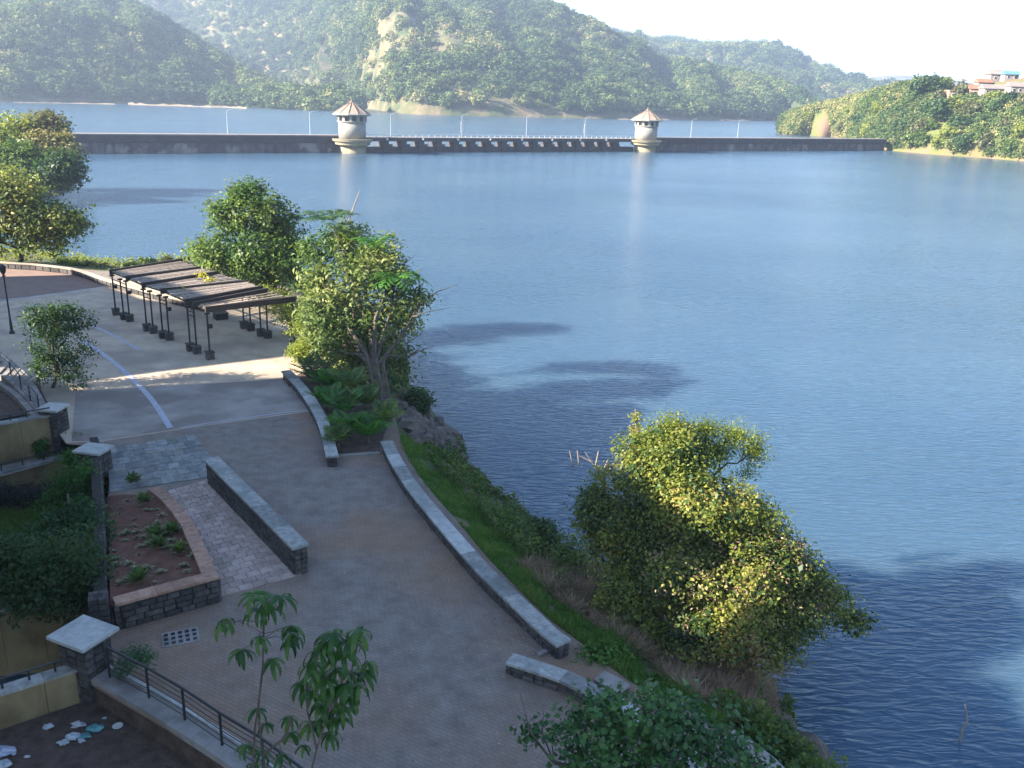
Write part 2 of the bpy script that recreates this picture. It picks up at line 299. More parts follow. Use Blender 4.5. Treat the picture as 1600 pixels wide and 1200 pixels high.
pairs = [((1330,1420),(1420,1420)), ((1250,1300),(1335,1310)), ((1175,1195),(1262,1205)), ((1090,1120),(1232,1125)), ((985,1065),(1200,1050)), ((915,1010),(1130,965)), ((850,960),(985,905)),
         ((770,880),(885,858)), ((715,815),(806,797)), ((664,755),(745,742)), ((632,705),(714,690)), ((618,655),(662,632)), ((606,610),(640,596)), ((585,560),(636,555)),
         ((545,520),(600,510)), ((495,478),(540,462)), ((430,443),(460,425)), ((350,425),(370,405)), ((270,419),(275,405)), ((200,424),(195,411)), ((130,421),(125,404)), ((60,414),(60,392)), ((0,410),(0,386)), ((-150,400),(-150,345)), ((-420,385),(-420,330))]
E_ = crv([at(*a, 0.)[:2] for a, b_ in pairs], 5); SH = crv([at(*b_, WZ)[:2] for a, b_ in pairs], 5)
NR = 16; V = []; nE = len(E_)
for i in range(nE):
    for j in range(NR+1):
        tt = j/10.; p = E_[i]*(1-tt)+SH[i]*tt
        if tt <= 1: z = -.03+(WZ+.03)*(tt**1.15)
        else: z = WZ-(tt-1)*4.0
        nz = noise.fractal(Vector((p[0]*.5, p[1]*.5, 0)), 1.0, 2.0, 4)*.35*min(1, tt*3)
        V.append((p[0], p[1], z+nz))
fc = [(i*(NR+1)+j, (i+1)*(NR+1)+j, (i+1)*(NR+1)+j+1, i*(NR+1)+j+1) for i in range(nE-1) for j in range(NR)]
struct('bank', mesh('bank', V, fc, m_bank, True))
def bank_z(p):
    best = None
    for i in range(nE-1):
        a = E_[i]; d = SH[i]-a; l2 = d@d; tt = ((p[:2]-a)@d)/l2; q = a+d*tt; dd = np.linalg.norm(q-p[:2])
        if best is None or dd < best[0]: best = (dd, tt)
    tt = best[1]; return (-.03+(WZ+.03)*max(tt, 0)**1.15) if tt <= 1 else WZ-(tt-1)*4
def bank_pt(i, tt):
    i0 = int(i); fr = i-i0; i1 = min(i0+1, nE-1); a = E_[i0]*(1-fr)+E_[i1]*fr; s_ = SH[i0]*(1-fr)+SH[i1]*fr; p = a*(1-tt)+s_*tt
    z = -.03+(WZ+.03)*(tt**1.15) if tt <= 1 else WZ-(tt-1)*4
    return np.array([p[0], p[1], z+noise.fractal(Vector((p[0]*.5, p[1]*.5, 0)), 1.0, 2.0, 4)*.35*min(1, tt*3)])
# the promenade: everything inland of the bank, cut back along the terraces on the left
left = [(-900,520), (-200,552), (-60,562), (0,572), (40,596), (62,640), (104,694), (160,698), (172,742), (150,985), (150,1075), (255,1137), (370,1203), (560,1310), (700,1420)]
poly = [tuple(p) for p in E_]+[tuple(at(*q, 0)[:2]) for q in left]
def sheet(name, poly, z, m, parent=None, kind='structure'):
    from mathutils.geometry import tessellate_polygon
    tri = tessellate_polygon([[Vector((p[0], p[1], 0)) for p in poly]])
    o = obj(name, mesh(name, [(p[0], p[1], z) for p in poly], [tuple(t) for t in tri], m), parent)
    me = o.data
    if me.polygons and me.polygons[0].normal.z < 0: me.flip_normals()
    if kind: o['kind'] = kind
    return o
sheet('promenade', poly, 0., m_cobble)
P2 = lambda L_, z=0.: [tuple(at(*q, z)[:2]) for q in L_]
sheet('plaza', P2([(104,692), (160,690), (300,668), (484,643), (470,622), (452,604), (440,592), (470,585), (520,560), (540,528), (497,486), (432,449), (352,431), (272,426), (200,432), (165,447), (0,470), (-200,485), (-200,552), (-60,561), (0,571), (40,595), (64,640)]), .004, m_plaza)
sheet('plaza_shade_sheet', P2([(118,612), (250,604), (434,593), (452,606), (470,624), (482,642), (300,667), (160,688), (112,690)]), .008, m_plaza2)  # building shade painted as a darker sheet, starting at the sunlit strip's lower edge
sheet('brown_paving', P2([(-200,480), (0,467), (165,445), (190,440), (150,431), (60,424), (0,420), (-200,415)]), .008, m_brownpave)
def stripe(pts, w, z, name):
    P = crv([at(*q, z)[:2] for q in pts], 6); a = []; c = []
    for i, p in enumerate(P):
        d = P[min(i+1, len(P)-1)]-P[max(i-1, 0)]; d /= np.linalg.norm(d); n_ = np.array([-d[1], d[0]]); a.append(p+n_*w/2); c.append(p-n_*w/2)
    n = len(P); return tag(obj(name, mesh(name, [(q[0], q[1], z) for q in a+c], [(i, i+1, n+i+1, n+i) for i in range(n-1)], m_line)), kind='structure')
stripe([(128,532), (165,556), (205,590), (240,628), (266,668)], .27, .012, 'painted_line')
stripe([(142,508), (178,524), (218,547)], .2, .012, 'painted_line')
stripe([(282,668), (360,656), (440,645), (482,640)], .09, .016, 'painted_line')
stripe([(-10,469), (60,463), (120,456), (170,446)], .16, .016, 'painted_line')

# ------------------------------------------------------------------ far hills
TREES = []                                           # (x, y, z, scale, hue)
def hill(name, cols, m, nu, nv, amp, tree_n, tsc, seed, power=1.0, bare=.1, gul=1.0, hue=0., keep=.0, back=.6):
    """cols: (foot px, foot py, crest px, crest py, crest range m)"""
    c = crv([np.array(q, float) for q in cols], 8); nc = len(c)
    Fp = [at(q[0], q[1], WZ)[:2] for q in c]; Cp = []
    for q in c:
        d = ray(q[2], q[3]); hd = math.hypot(d[0], d[1]); Cp.append(CAM+d*(q[4]/hd))
    def surf(u, v):
        i = min(int(u*(nc-1)), nc-2); fr = u*(nc-1)-i; f_ = Fp[i]*(1-fr)+Fp[i+1]*fr; c_ = Cp[i]*(1-fr)+Cp[i+1]*fr
        H = max(c_[2]-keep-WZ, 1.)
        if v <= 1:
            xy = f_+(c_[:2]-f_)*v; z = WZ-.1+(H+.1)*(sin(v*pi/2)**power)
            e = sin(min(1, v)*pi)*min(1, v*5)*(1.25-v)
        else:
            xy = f_+(c_[:2]-f_)*v; z = WZ-1+(H+1)*cos((v-1)/back*pi/2); e = 0
        n_ = noise.fractal(Vector((xy[0]*.0035+seed, xy[1]*.0035, seed)), .9, 2.1, 5); g_ = 1-abs(noise.noise(Vector((u*9*gul+seed, v*1.4, seed))))*2
        return xy[0], xy[1], z+(n_*amp+g_*amp*.55-amp*.25)*e
    V = [surf(i/nu, j/nv*(1+back)) for i in range(nu+1) for j in range(nv+1)]
    fc = [(i*(nv+1)+j, (i+1)*(nv+1)+j, (i+1)*(nv+1)+j+1, i*(nv+1)+j+1) for i in range(nu) for j in range(nv)]
    o = struct(name, mesh(name, V, fc, m, True))
    k = 0; tries = 0
    while k < tree_n and tries < tree_n*4:
        tries += 1; u = rng.random(); v = rng.random()**.85*1.03
        x, y, z = surf(u, v)
        q = noise.fractal(Vector((x*.006+seed*3, y*.006, z*.012)), .8, 2.1, 4)
        if q > .54-bare and rng.random() < .85: continue
        if v < .012: continue
        TREES.append((x, y, z, tsc*(.4+1.05*rng.random()**1.8)*(1 if q > -.1 else 1.15), hue+.28+.5*q+rng.normal()*.2)); k += 1
    return o, surf
hill('hills', [(-500,150,-500,-60,1700), (-250,153,-250,-40,1700), (-60,158,-60,-22,1600), (60,160,60,-14,1500), (150,161,160,-8,1380), (250,163,262,34,1200), (330,165,325,74,1100), (410,169,395,112,1000), (480,172,470,142,900), (560,175,560,166,850)],
     m_hill, 90, 40, 42, 15000, 6.0, 3.1, power=.9, bare=.0, gul=1.6, keep=8, hue=.1)
hill('hills', [(60,143,40,-90,2300), (240,148,220,-70,2250), (390,154,360,-50,2100), (490,160,460,-30,1950), (570,169,530,-22,1850), (640,178,600,-18,1740), (760,182,700,2,1700), (860,184,790,10,1650), (950,186,870,38,1600), (1040,187,960,62,1500), (1110,188,1050,90,1420), (1170,188,1140,104,1300), (1215,188,1215,118,1220), (1260,188,1262,146,1130), (1300,188,1300,183,1080)],
     m_hill, 150, 46, 40, 32000, 6.0, 7.7, power=.8, bare=.06, gul=2.4, keep=12, hue=.08)
hill('hills', [(500,165,500,-30,3000), (700,170,700,0,3000), (900,175,850,28,2900), (1000,178,960,54,2800), (1100,180,1050,58,2700), (1180,182,1120,60,2600), (1260,184,1195,68,2500), (1330,186,1260,94,2400), (1400,188,1330,120,2300), (1460,188,1390,140,2200), (1560,190,1500,172,2100)],
     m_hill, 90, 26, 50, 9000, 10.5, 11.2, power=.9, bare=.05, gul=2., keep=30, hue=.1)
hill('hills', [(1100,165,1100,124,4600), (1300,172,1300,127,4600), (1380,175,1375,119,4600), (1440,177,1430,119,4600), (1520,180,1500,128,4600), (1800,190,1800,150,4600)], m_hill, 40, 8, 40, 0, 10, 15.1, power=.9, keep=0)
# pale beaches along the far shore
def beach(name, pts, wpx):
    pts = [tuple(q) for q in crv(pts, 6)]
    V = []; n = len(pts)
    for (x, y) in pts:
        a = at(x, y+.6, WZ); V.append((a[0], a[1], WZ+.1))
    for (x, y) in pts:
        a = at(x, y+.6, WZ); d = a[:2]/np.linalg.norm(a[:2]); h = wpx*dep(a)/F; h *= random.uniform(.3, 1.); V.append((a[0]+d[0]*h*3, a[1]+d[1]*h*3, WZ+h))
    return struct(name, mesh(name, V, [(i, i+1, n+i+1, n+i) for i in range(n-1)], m_sand))
beach('beach', [(20,160), (60,160.5), (120,161.5), (180,163)], 2.2); beach('beach', [(200,163), (240,164.5), (290,166), (330,167.5)], 4.0); beach('beach', [(330,167), (360,168), (385,169.5)], 3)
beach('beach', [(965,186.5), (1000,187), (1045,187.5)], 2.6); beach('beach', [(1125,188), (1150,188.3), (1172,188.4)], 2.2)
# ------------------------------------------------------------------ right headland
_, rsurf = hill('headland', [(1218,209,1224,186,640), (1240,211,1246,178,620), (1300,214,1296,166,600), (1345,226,1350,154,570), (1383,234,1400,142,545), (1420,238,1450,136,520), (1480,243,1505,134,500), (1540,247,1550,128,480), (1600,252,1600,122,465), (1680,258,1680,112,450), (1850,275,1850,110,430)],
     m_rhill, 110, 34, 3.0, 0, 5, 21.3, power=.75, keep=0, gul=1.5)
for _ in range(9000):
    u = rng.random(); v = rng.random()*1.02
    x, y, z = rsurf(u, v); q = noise.fractal(Vector((x*.02, y*.02, 4.)), .8, 2.1, 4)
    if (q > .2 and .35 < u < .85) or v < .006: continue
    if prj((x, y, z))[0] > 1480 and prj((x, y, z))[1] < 158: continue
    TREES.append((x, y, z, (1.3+2.2*rng.random()**2), .5+.5*q+rng.normal()*.2))

# one shared leafy clump, instanced over the slopes
def clump(n, seed):
    bl = [(np.array([0, 0, .55]), np.array([.85, .85, .6]), 1.), (np.array([.45, .1, .35]), np.array([.55, .5, .4]), 1.), (np.array([-.4, -.3, .4]), np.array([.5, .55, .45]), 1.), (np.array([.05, .4, .8]), np.array([.45, .4, .35]), 1.)]
    C, Nn, sz, ti = crown_pts(bl, n, 5, .11, .23, .3); return leaf_mesh('tree_clump', leaf_arrays(C, Nn, sz, .75), ti, L_hill)
csrc = bpy.data.collections.new('clump_sources')
for i in range(3): csrc.objects.link(bpy.data.objects.new('tree_clump', clump(72, i)))
def forest(name, label, pts):
    A = np.array(pts); me = bpy.data.meshes.new(name); me.vertices.add(len(A)); me.vertices.foreach_set('co', A[:, :3].astype(np.float32).ravel())
    for nm, k in (('sc', 3), ('hue', 4)):
        a = me.attributes.new(nm, 'FLOAT', 'POINT'); a.data.foreach_set('value', A[:, k].astype(np.float32))
    me.update(); o = tag(obj(name, me), label, 'trees', kind='stuff')
    ng = bpy.data.node_groups.new('scatter', 'GeometryNodeTree'); ng.interface.new_socket('Geometry', in_out='INPUT', socket_type='NodeSocketGeometry'); ng.interface.new_socket('Geometry', in_out='OUTPUT', socket_type='NodeSocketGeometry')
    Nn = ng.nodes; gi = Nn.new('NodeGroupInput'); go = Nn.new('NodeGroupOutput'); ip = Nn.new('GeometryNodeInstanceOnPoints'); ci = Nn.new('GeometryNodeCollectionInfo')
    ci.inputs['Collection'].default_value = csrc; ci.inputs['Separate Children'].default_value = True; ip.inputs['Pick Instance'].default_value = True
    m2p = Nn.new('GeometryNodeMeshToPoints'); na = Nn.new('GeometryNodeInputNamedAttribute'); na.data_type = 'FLOAT'; na.inputs['Name'].default_value = 'sc'
    rv = Nn.new('FunctionNodeRandomValue'); rv.data_type = 'FLOAT_VECTOR'; rv.inputs[0].default_value = (-.15, -.15, 0); rv.inputs[1].default_value = (.15, .15, 6.28)
    l = ng.links.new; l(gi.outputs[0], m2p.inputs[0]); l(m2p.outputs[0], ip.inputs['Points']); l(ci.outputs[0], ip.inputs['Instance']); l(na.outputs[0], ip.inputs['Scale']); l(rv.outputs[0], ip.inputs['Rotation']); l(ip.outputs[0], go.inputs[0])
    md = o.modifiers.new('scatter', 'NODES'); md.node_group = ng; return o
forest('hillside_forest', 'hazy green forest covering the slopes beyond the lake and the scrub of the headland', TREES)

# ------------------------------------------------------------------ dam
dl = at(100, 240, WZ); dr = at(1383, 235, WZ); dv = (dr-dl)[:2]; DL = np.linalg.norm(dv); dv /= DL; dn = np.array([dv[1], -dv[0]])   # dn faces the camera
drz = math.atan2(dv[1], dv[0])
def dpos(s, off=0.): return dl[:2]+dv*s+dn*off
def s_at(px):                                         # distance along the dam seen at pixel column px
    lo, hi = 0, DL
    for _ in range(40):
        m_ = (lo+hi)/2; q = dpos(m_)
        if prj((q[0], q[1], WZ))[0] < px: lo = m_
        else: hi = m_
    return (lo+hi)/2
T1, T2 = s_at(548), s_at(1003); top = (zat(dpos(s_at(300)), 208.5)+zat(dpos(s_at(1250)), 217))/2
dam = thing('dam', 'long dark stone dam wall across the lake with a gated spillway between its towers', 'dam', (*dpos(T1), WZ))
def dbox(name, s0, s1, o0, o1, z0, z1, m, parent=None):
    c = dpos((s0+s1)/2, (o0+o1)/2); b_ = MB().box((c[0], c[1], (z0+z1)/2), (s1-s0, abs(o1-o0), z1-z0), drz); return b_.build(name, m, parent or dam)
H = top
for s0, s1 in ((0, T1-3), (T2+3, DL)):
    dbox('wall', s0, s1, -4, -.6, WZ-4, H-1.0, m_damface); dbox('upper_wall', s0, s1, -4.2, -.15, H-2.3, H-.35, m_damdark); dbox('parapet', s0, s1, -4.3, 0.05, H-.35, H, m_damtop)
    k = s0+2
    while k < s1-1:
        dbox('buttress', k, k+.5, -.6, -.42, WZ-4, H-2.31, m_damface); k += 7.5
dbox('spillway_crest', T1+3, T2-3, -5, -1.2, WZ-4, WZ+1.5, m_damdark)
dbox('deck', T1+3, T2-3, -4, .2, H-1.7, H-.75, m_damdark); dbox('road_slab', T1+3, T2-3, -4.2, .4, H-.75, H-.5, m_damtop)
dbox('rail', T1+3, T2-3, .28, .36, H+.25, H+.33, m_white); dbox('rail', T1+3, T2-3, -4.1, -4.0, H+.15, H+.25, m_white)
gx = [590, 618.7, 646, 674, 701, 727.6, 752, 777, 801.6, 826, 849.6, 872, 894, 915, 935, 955, 974]; gs = [s_at(x) for x in gx]
for i in range(len(gs)-1):
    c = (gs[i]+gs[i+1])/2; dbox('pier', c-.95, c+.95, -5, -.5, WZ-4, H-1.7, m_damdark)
    dbox('gate', gs[i+1]-1.6, gs[i+1]-.2, -2.2, -2.0, WZ+1.5, WZ+2.3, m_damface)
    if i % 2 == 0:
        q = dpos(c, .45); MB().lathe([(.02,-.4), (.3,-.25), (.4,0), (.3,.25), (.02,.4)], (q[0], q[1], H-1.1), 10).build('globe_lamp', m_white, dam)
k = T1+4; mbp = MB()
while k < T2-4:
    q = dpos(k, .32); mbp.box((q[0], q[1], H-.1), (.18, .12, .8), drz); k += 2.2
pp = mbp.build('railing_posts', m_white, dam); pp['kind'] = 'stuff'
def tower(px, label):
    s_ = s_at(px); q = dpos(s_, 1.5); c = (q[0], q[1], 0); t_ = thing('intake_tower', label, 'tower', (q[0], q[1], WZ), 'round intake towers on the dam')
    zp = H-.9; z1 = H+3.9; z2 = z1+1.7
    MB().lathe([(3.9,WZ-4), (3.9,zp-2.2)], c, 32).build('base', m_toweb, t_, True)
    MB().lathe([(3.95,zp-2.2), (4.6,zp-1.9), (5.3,zp-1.6), (5.3,zp-1.0), (5.9,zp-.7), (6.1,zp), (4.0,zp)], c, 32).build('platform', m_toweb, t_)
    MB().lathe([(4.0,zp), (4.0,z1)], c, 32).build('wall', m_tower, t_, True)
    MB().lathe([(4.35,z1), (4.35,z1+.3)], c, 32).build('sill_ring', m_tower, t_)
    MB().lathe([(3.8,z1+.3), (3.8,z2)], c, 32).build('window_band', m_dark, t_)
    for k in range(12):
        a = 2*pi*k/12+.1; MB().box((c[0]+4.05*cos(a), c[1]+4.05*sin(a), (z1+.3+z2)/2), (.5, .85, z2-z1-.3), a).build('mullion', m_tower, t_)
    MB().lathe([(4.3,z2), (5.7,z2+.25), (5.75,z2+.55), (4.2,z2+1.35)], c, 12).build('eave', m_tower, t_)
    MB().lathe([(5.2,z2+.85), (2.8,z2+2.3), (.5,z2+3.7)], c, 12).build('roof', m_troof, t_)
    for k in range(12):
        a = 2*pi*k/12; MB().tube([(c[0]+5.3*cos(a), c[1]+5.3*sin(a), z2+.85), (c[0]+.4*cos(a), c[1]+.4*sin(a), z2+3.85)], .1, 4).build('ridge', m_ridge, t_)
    MB().lathe([(.55,z2+3.6), (.6,z2+4.0), (.15,z2+4.3), (.08,z2+5)], c, 8).build('finial', m_ridge, t_)
tower(548, 'nearer, larger round tower with conical tiled roof at the left end of the spillway')
tower(1003, 'farther, smaller round tower with conical tiled roof at the right end of the spillway')
lampd = {363: 'left', 492: 'just left of the nearer tower', 618: 'first one right of the nearer tower', 729: 'second right of nearer tower, white banner', 830: 'midway between the two towers', 921: 'white banner, left of the farther tower', 1087: 'first one right of the farther tower', 1160: 'second one right of the farther tower'}
for px, txt in lampd.items():
    q = dpos(s_at(px), -3.5); t_ = thing('street_lamp', 'thin pale street lamp on the dam, '+(txt if px != 363 else 'alone on the long left wall'), 'street lamp', (q[0], q[1], H-.35), 'lamps along the dam')
    MB().tube([(q[0], q[1], H-.4), (q[0], q[1], H+6.2)], [.09, .05], 6).build('pole', m_pole, t_)
    MB().tube([(q[0], q[1], H+6.1), (q[0]+dv[0]*1.0, q[1]+dv[1]*1.0, H+6.6), (q[0]+dv[0]*2, q[1]+dv[1]*2, H+6.7)], .06, 5).build('arm', m_pole, t_)
    MB().box((q[0]+dv[0]*2.2, q[1]+dv[1]*2.2, H+6.68), (.9, .3, .16), drz).build('lamp_head', m_pole, t_)
    if px in (729, 921): MB().box((q[0]+dn[0]*.2, q[1]+dn[1]*.2, H+2.6), (.8, .1, 3.4), drz).build('banner', m_white, t_)

# ------------------------------------------------------------------ hotel wings (left of and behind the camera; they throw the long shadows)
Lh = np.array([sin(AZ), cos(AZ)]); Sh = np.array([-cos(AZ), sin(AZ)]); TE = math.tan(EL)
def wing(name, label, prof, a0, depth, zb):
    """prof: (s, h) outline in sun-projected coordinates; extruded away from the view at a0"""
    pts = [(a0*Lh+s*Sh, h-TE*a0) for s, h in prof]; c = np.mean([p[0] for p in pts], 0); t_ = thing(name, label, 'building', (c[0], c[1], zb))
    back = -Lh*depth
    for i in range(len(pts)-1):
        (p, zp), (q, zq) = pts[i], pts[i+1]
        if np.linalg.norm(p-q) < .02: continue
        MB().prism([p, q, q+back, p+back], zb, [zp-.25, zq-.25, zq-.25, zp-.25]).build('wall', m_cream, t_)
        o_ = Lh*.0; MB().prism([p+o_, q+o_, q+back, p+back], [zp-.24, zq-.24, zq-.24, zp-.24], [zp, zq, zq, zp]).build('roof', m_roofred, t_)
        n = int(np.linalg.norm(q-p)/2.6)
        for k in range(n):
            for zf in (1.2, 4.4, 7.6, 10.8):
                if zf+2 < min(zp, zq):
                    m_ = p+(q-p)*(k+.5)/n; wd = MB().box((m_[0]+Lh[0]*.02, m_[1]+Lh[1]*.02, zf), (1.2, .08, 1.5), math.atan2(Sh[1], Sh[0])).build('window', m_white, t_)
                    MB().box((m_[0]+Lh[0]*.05, m_[1]+Lh[1]*.05, zf), (1.0, .08, 1.3), math.atan2(Sh[1], Sh[0])).build('pane', m_glass, wd)
    return t_
wing('hotel_wing', 'cream hotel wing with red gabled roofs shading the promenade',
     [(47.2,8.6), (45.6,8.7), (43,7.8), (40,7.2), (35,7.0), (31,7.2), (27.5,7.9), (24.6,9.5), (21.5,9.2), (20.2,8.9), (20.1,6.2), (19.35,6.2), (19.25,8.0), (18.3,8.7), (16.6,8.1), (12,8.8), (4,9.5)], -17, 12, -3)
wing('gabled_annex', 'separate gabled hotel annex behind the left edge, throwing its shadow over the pergola',
     [(78,-5.2), (76,-4.7), (72,-3.9), (68,-2.8), (64.5,-.6), (62.4,.1), (60.3,1.0), (57.6,1.8), (55,2.5), (53,3.1), (51.4,1.9), (49.6,-1.8), (48.4,-3.8)], -36, 12, -3)
sheet('hotel_ground', [tuple(a*Lh+s*Sh) for a, s in ((-60,-30), (-60,120), (-30,120), (-24,80), (-20,60), (-16.9,47), (-16.9,4), (-4,-2), (-4,-30))], -2.9, m_dsoil)

# ------------------------------------------------------------------ masonry
def stone_mesh(seed):
    r_ = random.Random(seed); ch = .06; V = []
    for z in (-.5, .5):
        for x, y in ((-.5,-.5), (.5,-.5), (.5,.5), (-.5,.5)): V.append((x*.93+r_.uniform(-.02,.02), y*.9, z*.93+r_.uniform(-.02,.02)))
    for x, z in ((-.5,-.5), (.5,-.5), (.5,.5), (-.5,.5)): V.append((x*.8+r_.uniform(-.04,.04), -.5-r_.uniform(0,.06), z*.78+r_.uniform(-.05,.05)))
    for x, z in ((-.5,-.5), (.5,-.5), (.5,.5), (-.5,.5)): V.append((x*.8+r_.uniform(-.04,.04), .5+r_.uniform(0,.06), z*.78+r_.uniform(-.05,.05)))
    f = [(0,1,2,3)[::-1], (4,5,6,7), (1,2,6,5), (3,0,4,7), (0,1,9,8), (1,5,10,9), (5,4,11,10), (4,0,8,11), (8,9,10,11), (3,2,13,12)[::-1], (2,6,14,13)[::-1], (6,7,15,14)[::-1], (7,3,12,15)[::-1], (12,13,14,15)[::-1]]
    return mesh('stone', V, f, m_basalt)
STN = [stone_mesh(i) for i in range(5)]
def piece(me, parent, c, d, rz, name=None, roll=0):
    o = obj(name or me.name, me, parent); q = wloc(parent); o.location = (c[0]-q[0], c[1]-q[1], c[2]-q[2]); o.rotation_euler = (0, roll, rz); o.scale = d; return o
def wall(name, label, pts, zb, zt, th, cap_len, cat='wall', caps=None, stone=(.36, .17), capm=None, sides=(1, -1), group=None, ends=True, capt=.08, over=.05, cap=True, nsub=6):
    """pts: centre line (xy); zb/zt: base and top height per point; caps: indices of pale cap slabs"""
    P3 = crv([np.array([p[0], p[1], zb[i] if hasattr(zb, '__len__') else zb, zt[i] if hasattr(zt, '__len__') else zt]) for i, p in enumerate(pts)], nsub if len(pts) > 2 else 1)
    P3 = np.array(P3); seg = np.r_[0, np.cumsum(np.linalg.norm(np.diff(P3[:, :2], axis=0), axis=1))]; LT = seg[-1]
    def ev(s): return np.array([np.interp(s, seg, P3[:, k]) for k in range(4)])
    def dr_(s):
        a, b_ = ev(max(0, s-.15)), ev(min(LT, s+.15)); d = (b_-a)[:2]; return d/np.linalg.norm(d)
    t_ = thing(name, label, cat, (*ev(LT/2)[:2], ev(LT/2)[2]), group)
    n = max(2, int(LT/.7)); A = []; B = []; ZB = []; ZT = []
    core = MB()
    ss = np.linspace(0.03, LT-.03, n+1)
    for i in range(n):
        q = []
        for s in (ss[i], ss[i+1]):
            e = ev(s); d = dr_(s); nn = np.array([-d[1], d[0]]); q.append((e[:2]+nn*(th/2-.05), e[:2]-nn*(th/2-.05), e[2], e[3]))
        core.prism([q[0][0], q[0][1], q[1][1], q[1][0]], [q[0][2]-.3, q[0][2]-.3, q[1][2]-.3, q[1][2]-.3], [q[0][3]-capt]*2+[q[1][3]-capt]*2)
    core.build('core', m_mortar, t_)
    cnt = 0
    for sd_ in sides:
        hmax = max(P3[:, 3]-P3[:, 2])
        for r_ in range(int(hmax/stone[1])+1):
            s = random.uniform(0, stone[0])*.5
            while s < LT-.1:
                l_ = stone[0]*random.uniform(.7, 1.35); l_ = min(l_, LT-s); e = ev(s+l_/2); d = dr_(s+l_/2); nn = np.array([-d[1], d[0]])*sd_
                z = e[2]+(r_+.5)*stone[1]; zc = e[3]-capt; h_ = stone[1]
                if z-h_/2 < zc-.03:
                    if z+h_/2 > zc: h_ = zc-(z-h_/2); z = zc-h_/2
                    if l_ > .06 and cnt < 290:
                        c = e[:2]+nn*(th/2-.07); piece(random.choice(STN), t_, (c[0], c[1], z), (l_*.96, .13+random.uniform(0, .03), h_*.94), math.atan2(d[1], d[0])); cnt += 1
                s += l_
    if ends:
        for s, sg in ((0, -1), (LT, 1)):
            e = ev(s); d = dr_(s); nn = np.array([-d[1], d[0]])
            for r_ in range(max(1, int(round((e[3]-e[2]-capt)/stone[1])))):
                h_ = (e[3]-e[2]-capt)/max(1, int(round((e[3]-e[2]-capt)/stone[1]))); k = 2 if th > .35 else 1
                for j in range(k):
                    c = e[:2]+d*sg*.0+nn*((j+.5)/k-.5)*(th-.06); piece(random.choice(STN), t_, (c[0], c[1], e[2]+(r_+.5)*h_), ((th-.08)/k, .13, h_*.94), math.atan2(nn[1], nn[0]))
    if cap:
        s = 0; k = 0
        while s < LT-.05:
            l_ = cap_len*random.uniform(.85, 1.2); l_ = LT-s if LT-s-l_ < cap_len*.4 else l_
            b_ = MB(); m_ = max(1, int(l_/.5)); up_, dn_ = [], []
            for j in range(m_+1):
                sj = s+.006+(l_-.012)*j/m_; e = ev(sj); d = dr_(sj); nn = np.array([-d[1], d[0]]); ex = d*(-.04 if sj < .05 else .04 if sj > LT-.05 else 0)
                up_.append((e[:2]+ex+nn*(th/2+over), e[3])); dn_.append((e[:2]+ex-nn*(th/2+over), e[3]))
            jz = random.uniform(-.008, .008)
            pl = up_+dn_[::-1]; zz = [q[1] for q in pl]
            for j in range(m_):
                a, b2, c_, d_ = up_[j], dn_[j], dn_[j+1], up_[j+1]; b_.prism([a[0], b2[0], c_[0], d_[0]], [a[1]-capt+.002]*2+[c_[1]-capt+.002]*2, [a[1]+jz]*2+[c_[1]+jz]*2)
            b_.build('cap_slab', (m_capl if (caps and k in caps) else (capm or m_cap)), t_); s += l_; k += 1
    return t_
W2 = lambda L_, z=0.: [at(*q, z)[:2] for q in L_]
# curved bench-height walls beside the lake; pixel points are the wall tops
wall('bench_wall', 'curved low basalt wall with grey slab top between plaza and palm bed', W2([(447,579), (470,603), (492,634), (508,668), (519,712)], .48), 0, .48, .42, 1.35, caps=(3, 6, 7))
wall('bench_wall', 'long curved low basalt wall with grey slab top bordering the grassy bank', W2([(604,689), (618,718), (645,760), (680,803), (722,852), (765,899), (812,943), (858,986), (880,1003)], .48), 0, .48, .44, 1.5, caps=(1, 5, 6))
wall('bench_wall', 'short low basalt wall with mottled slab top at the near end of the promenade', W2([(798,1028), (835,1040), (880,1055), (930,1080), (985,1110), (1050,1150), (1090,1200)], .42), 0, .42, .40, 1.4, caps=(2,))
wall('bench_wall', 'stub of low stone wall with one grey slab beside the near grass', W2([(938,1055), (975,1075)], .2), -.3, .2, .42, 1.3, capm=m_conc)
wall('bench_wall', 'low mossy stone wall under the big leaved tree at the bottom edge', W2([(1140,1148), (1175,1170), (1215,1205), (1250,1250)], .3), -.4, .3, .4, 1.3, capm=m_conc)
wall('ramp_wall', 'straight chest-high basalt wall with slate slab top between pink path and promenade', W2([(330,716), (469,853)], 1.0), 0, 1.0, .48, 1.6, caps=(7, 8, 9), stone=(.5, .2))
wall('kerb_wall', 'low sunlit parapet on the far side of the plaza behind the pergola', W2([(-120,399), (0,409), (60,413), (120,421), (165,436), (215,450), (270,464), (320,475)], .5), 0, .5, .3, 2.2, capm=m_plaza, stone=(.7, .45), caps=None)
tag(MB().prism([*W2([(520,712), (594,707), (594,710), (520,715)])], 0, .06).build('kerb_edge', m_conc), 'thin concrete kerb closing the end of the palm bed', 'kerb')
tag(MB().prism([*W2([(838,1022), (862,1012), (866,1016), (842,1027)])], -.02, .06).build('kerb_edge', m_conc), 'short concrete kerb strip between two low walls at the grass', 'kerb')

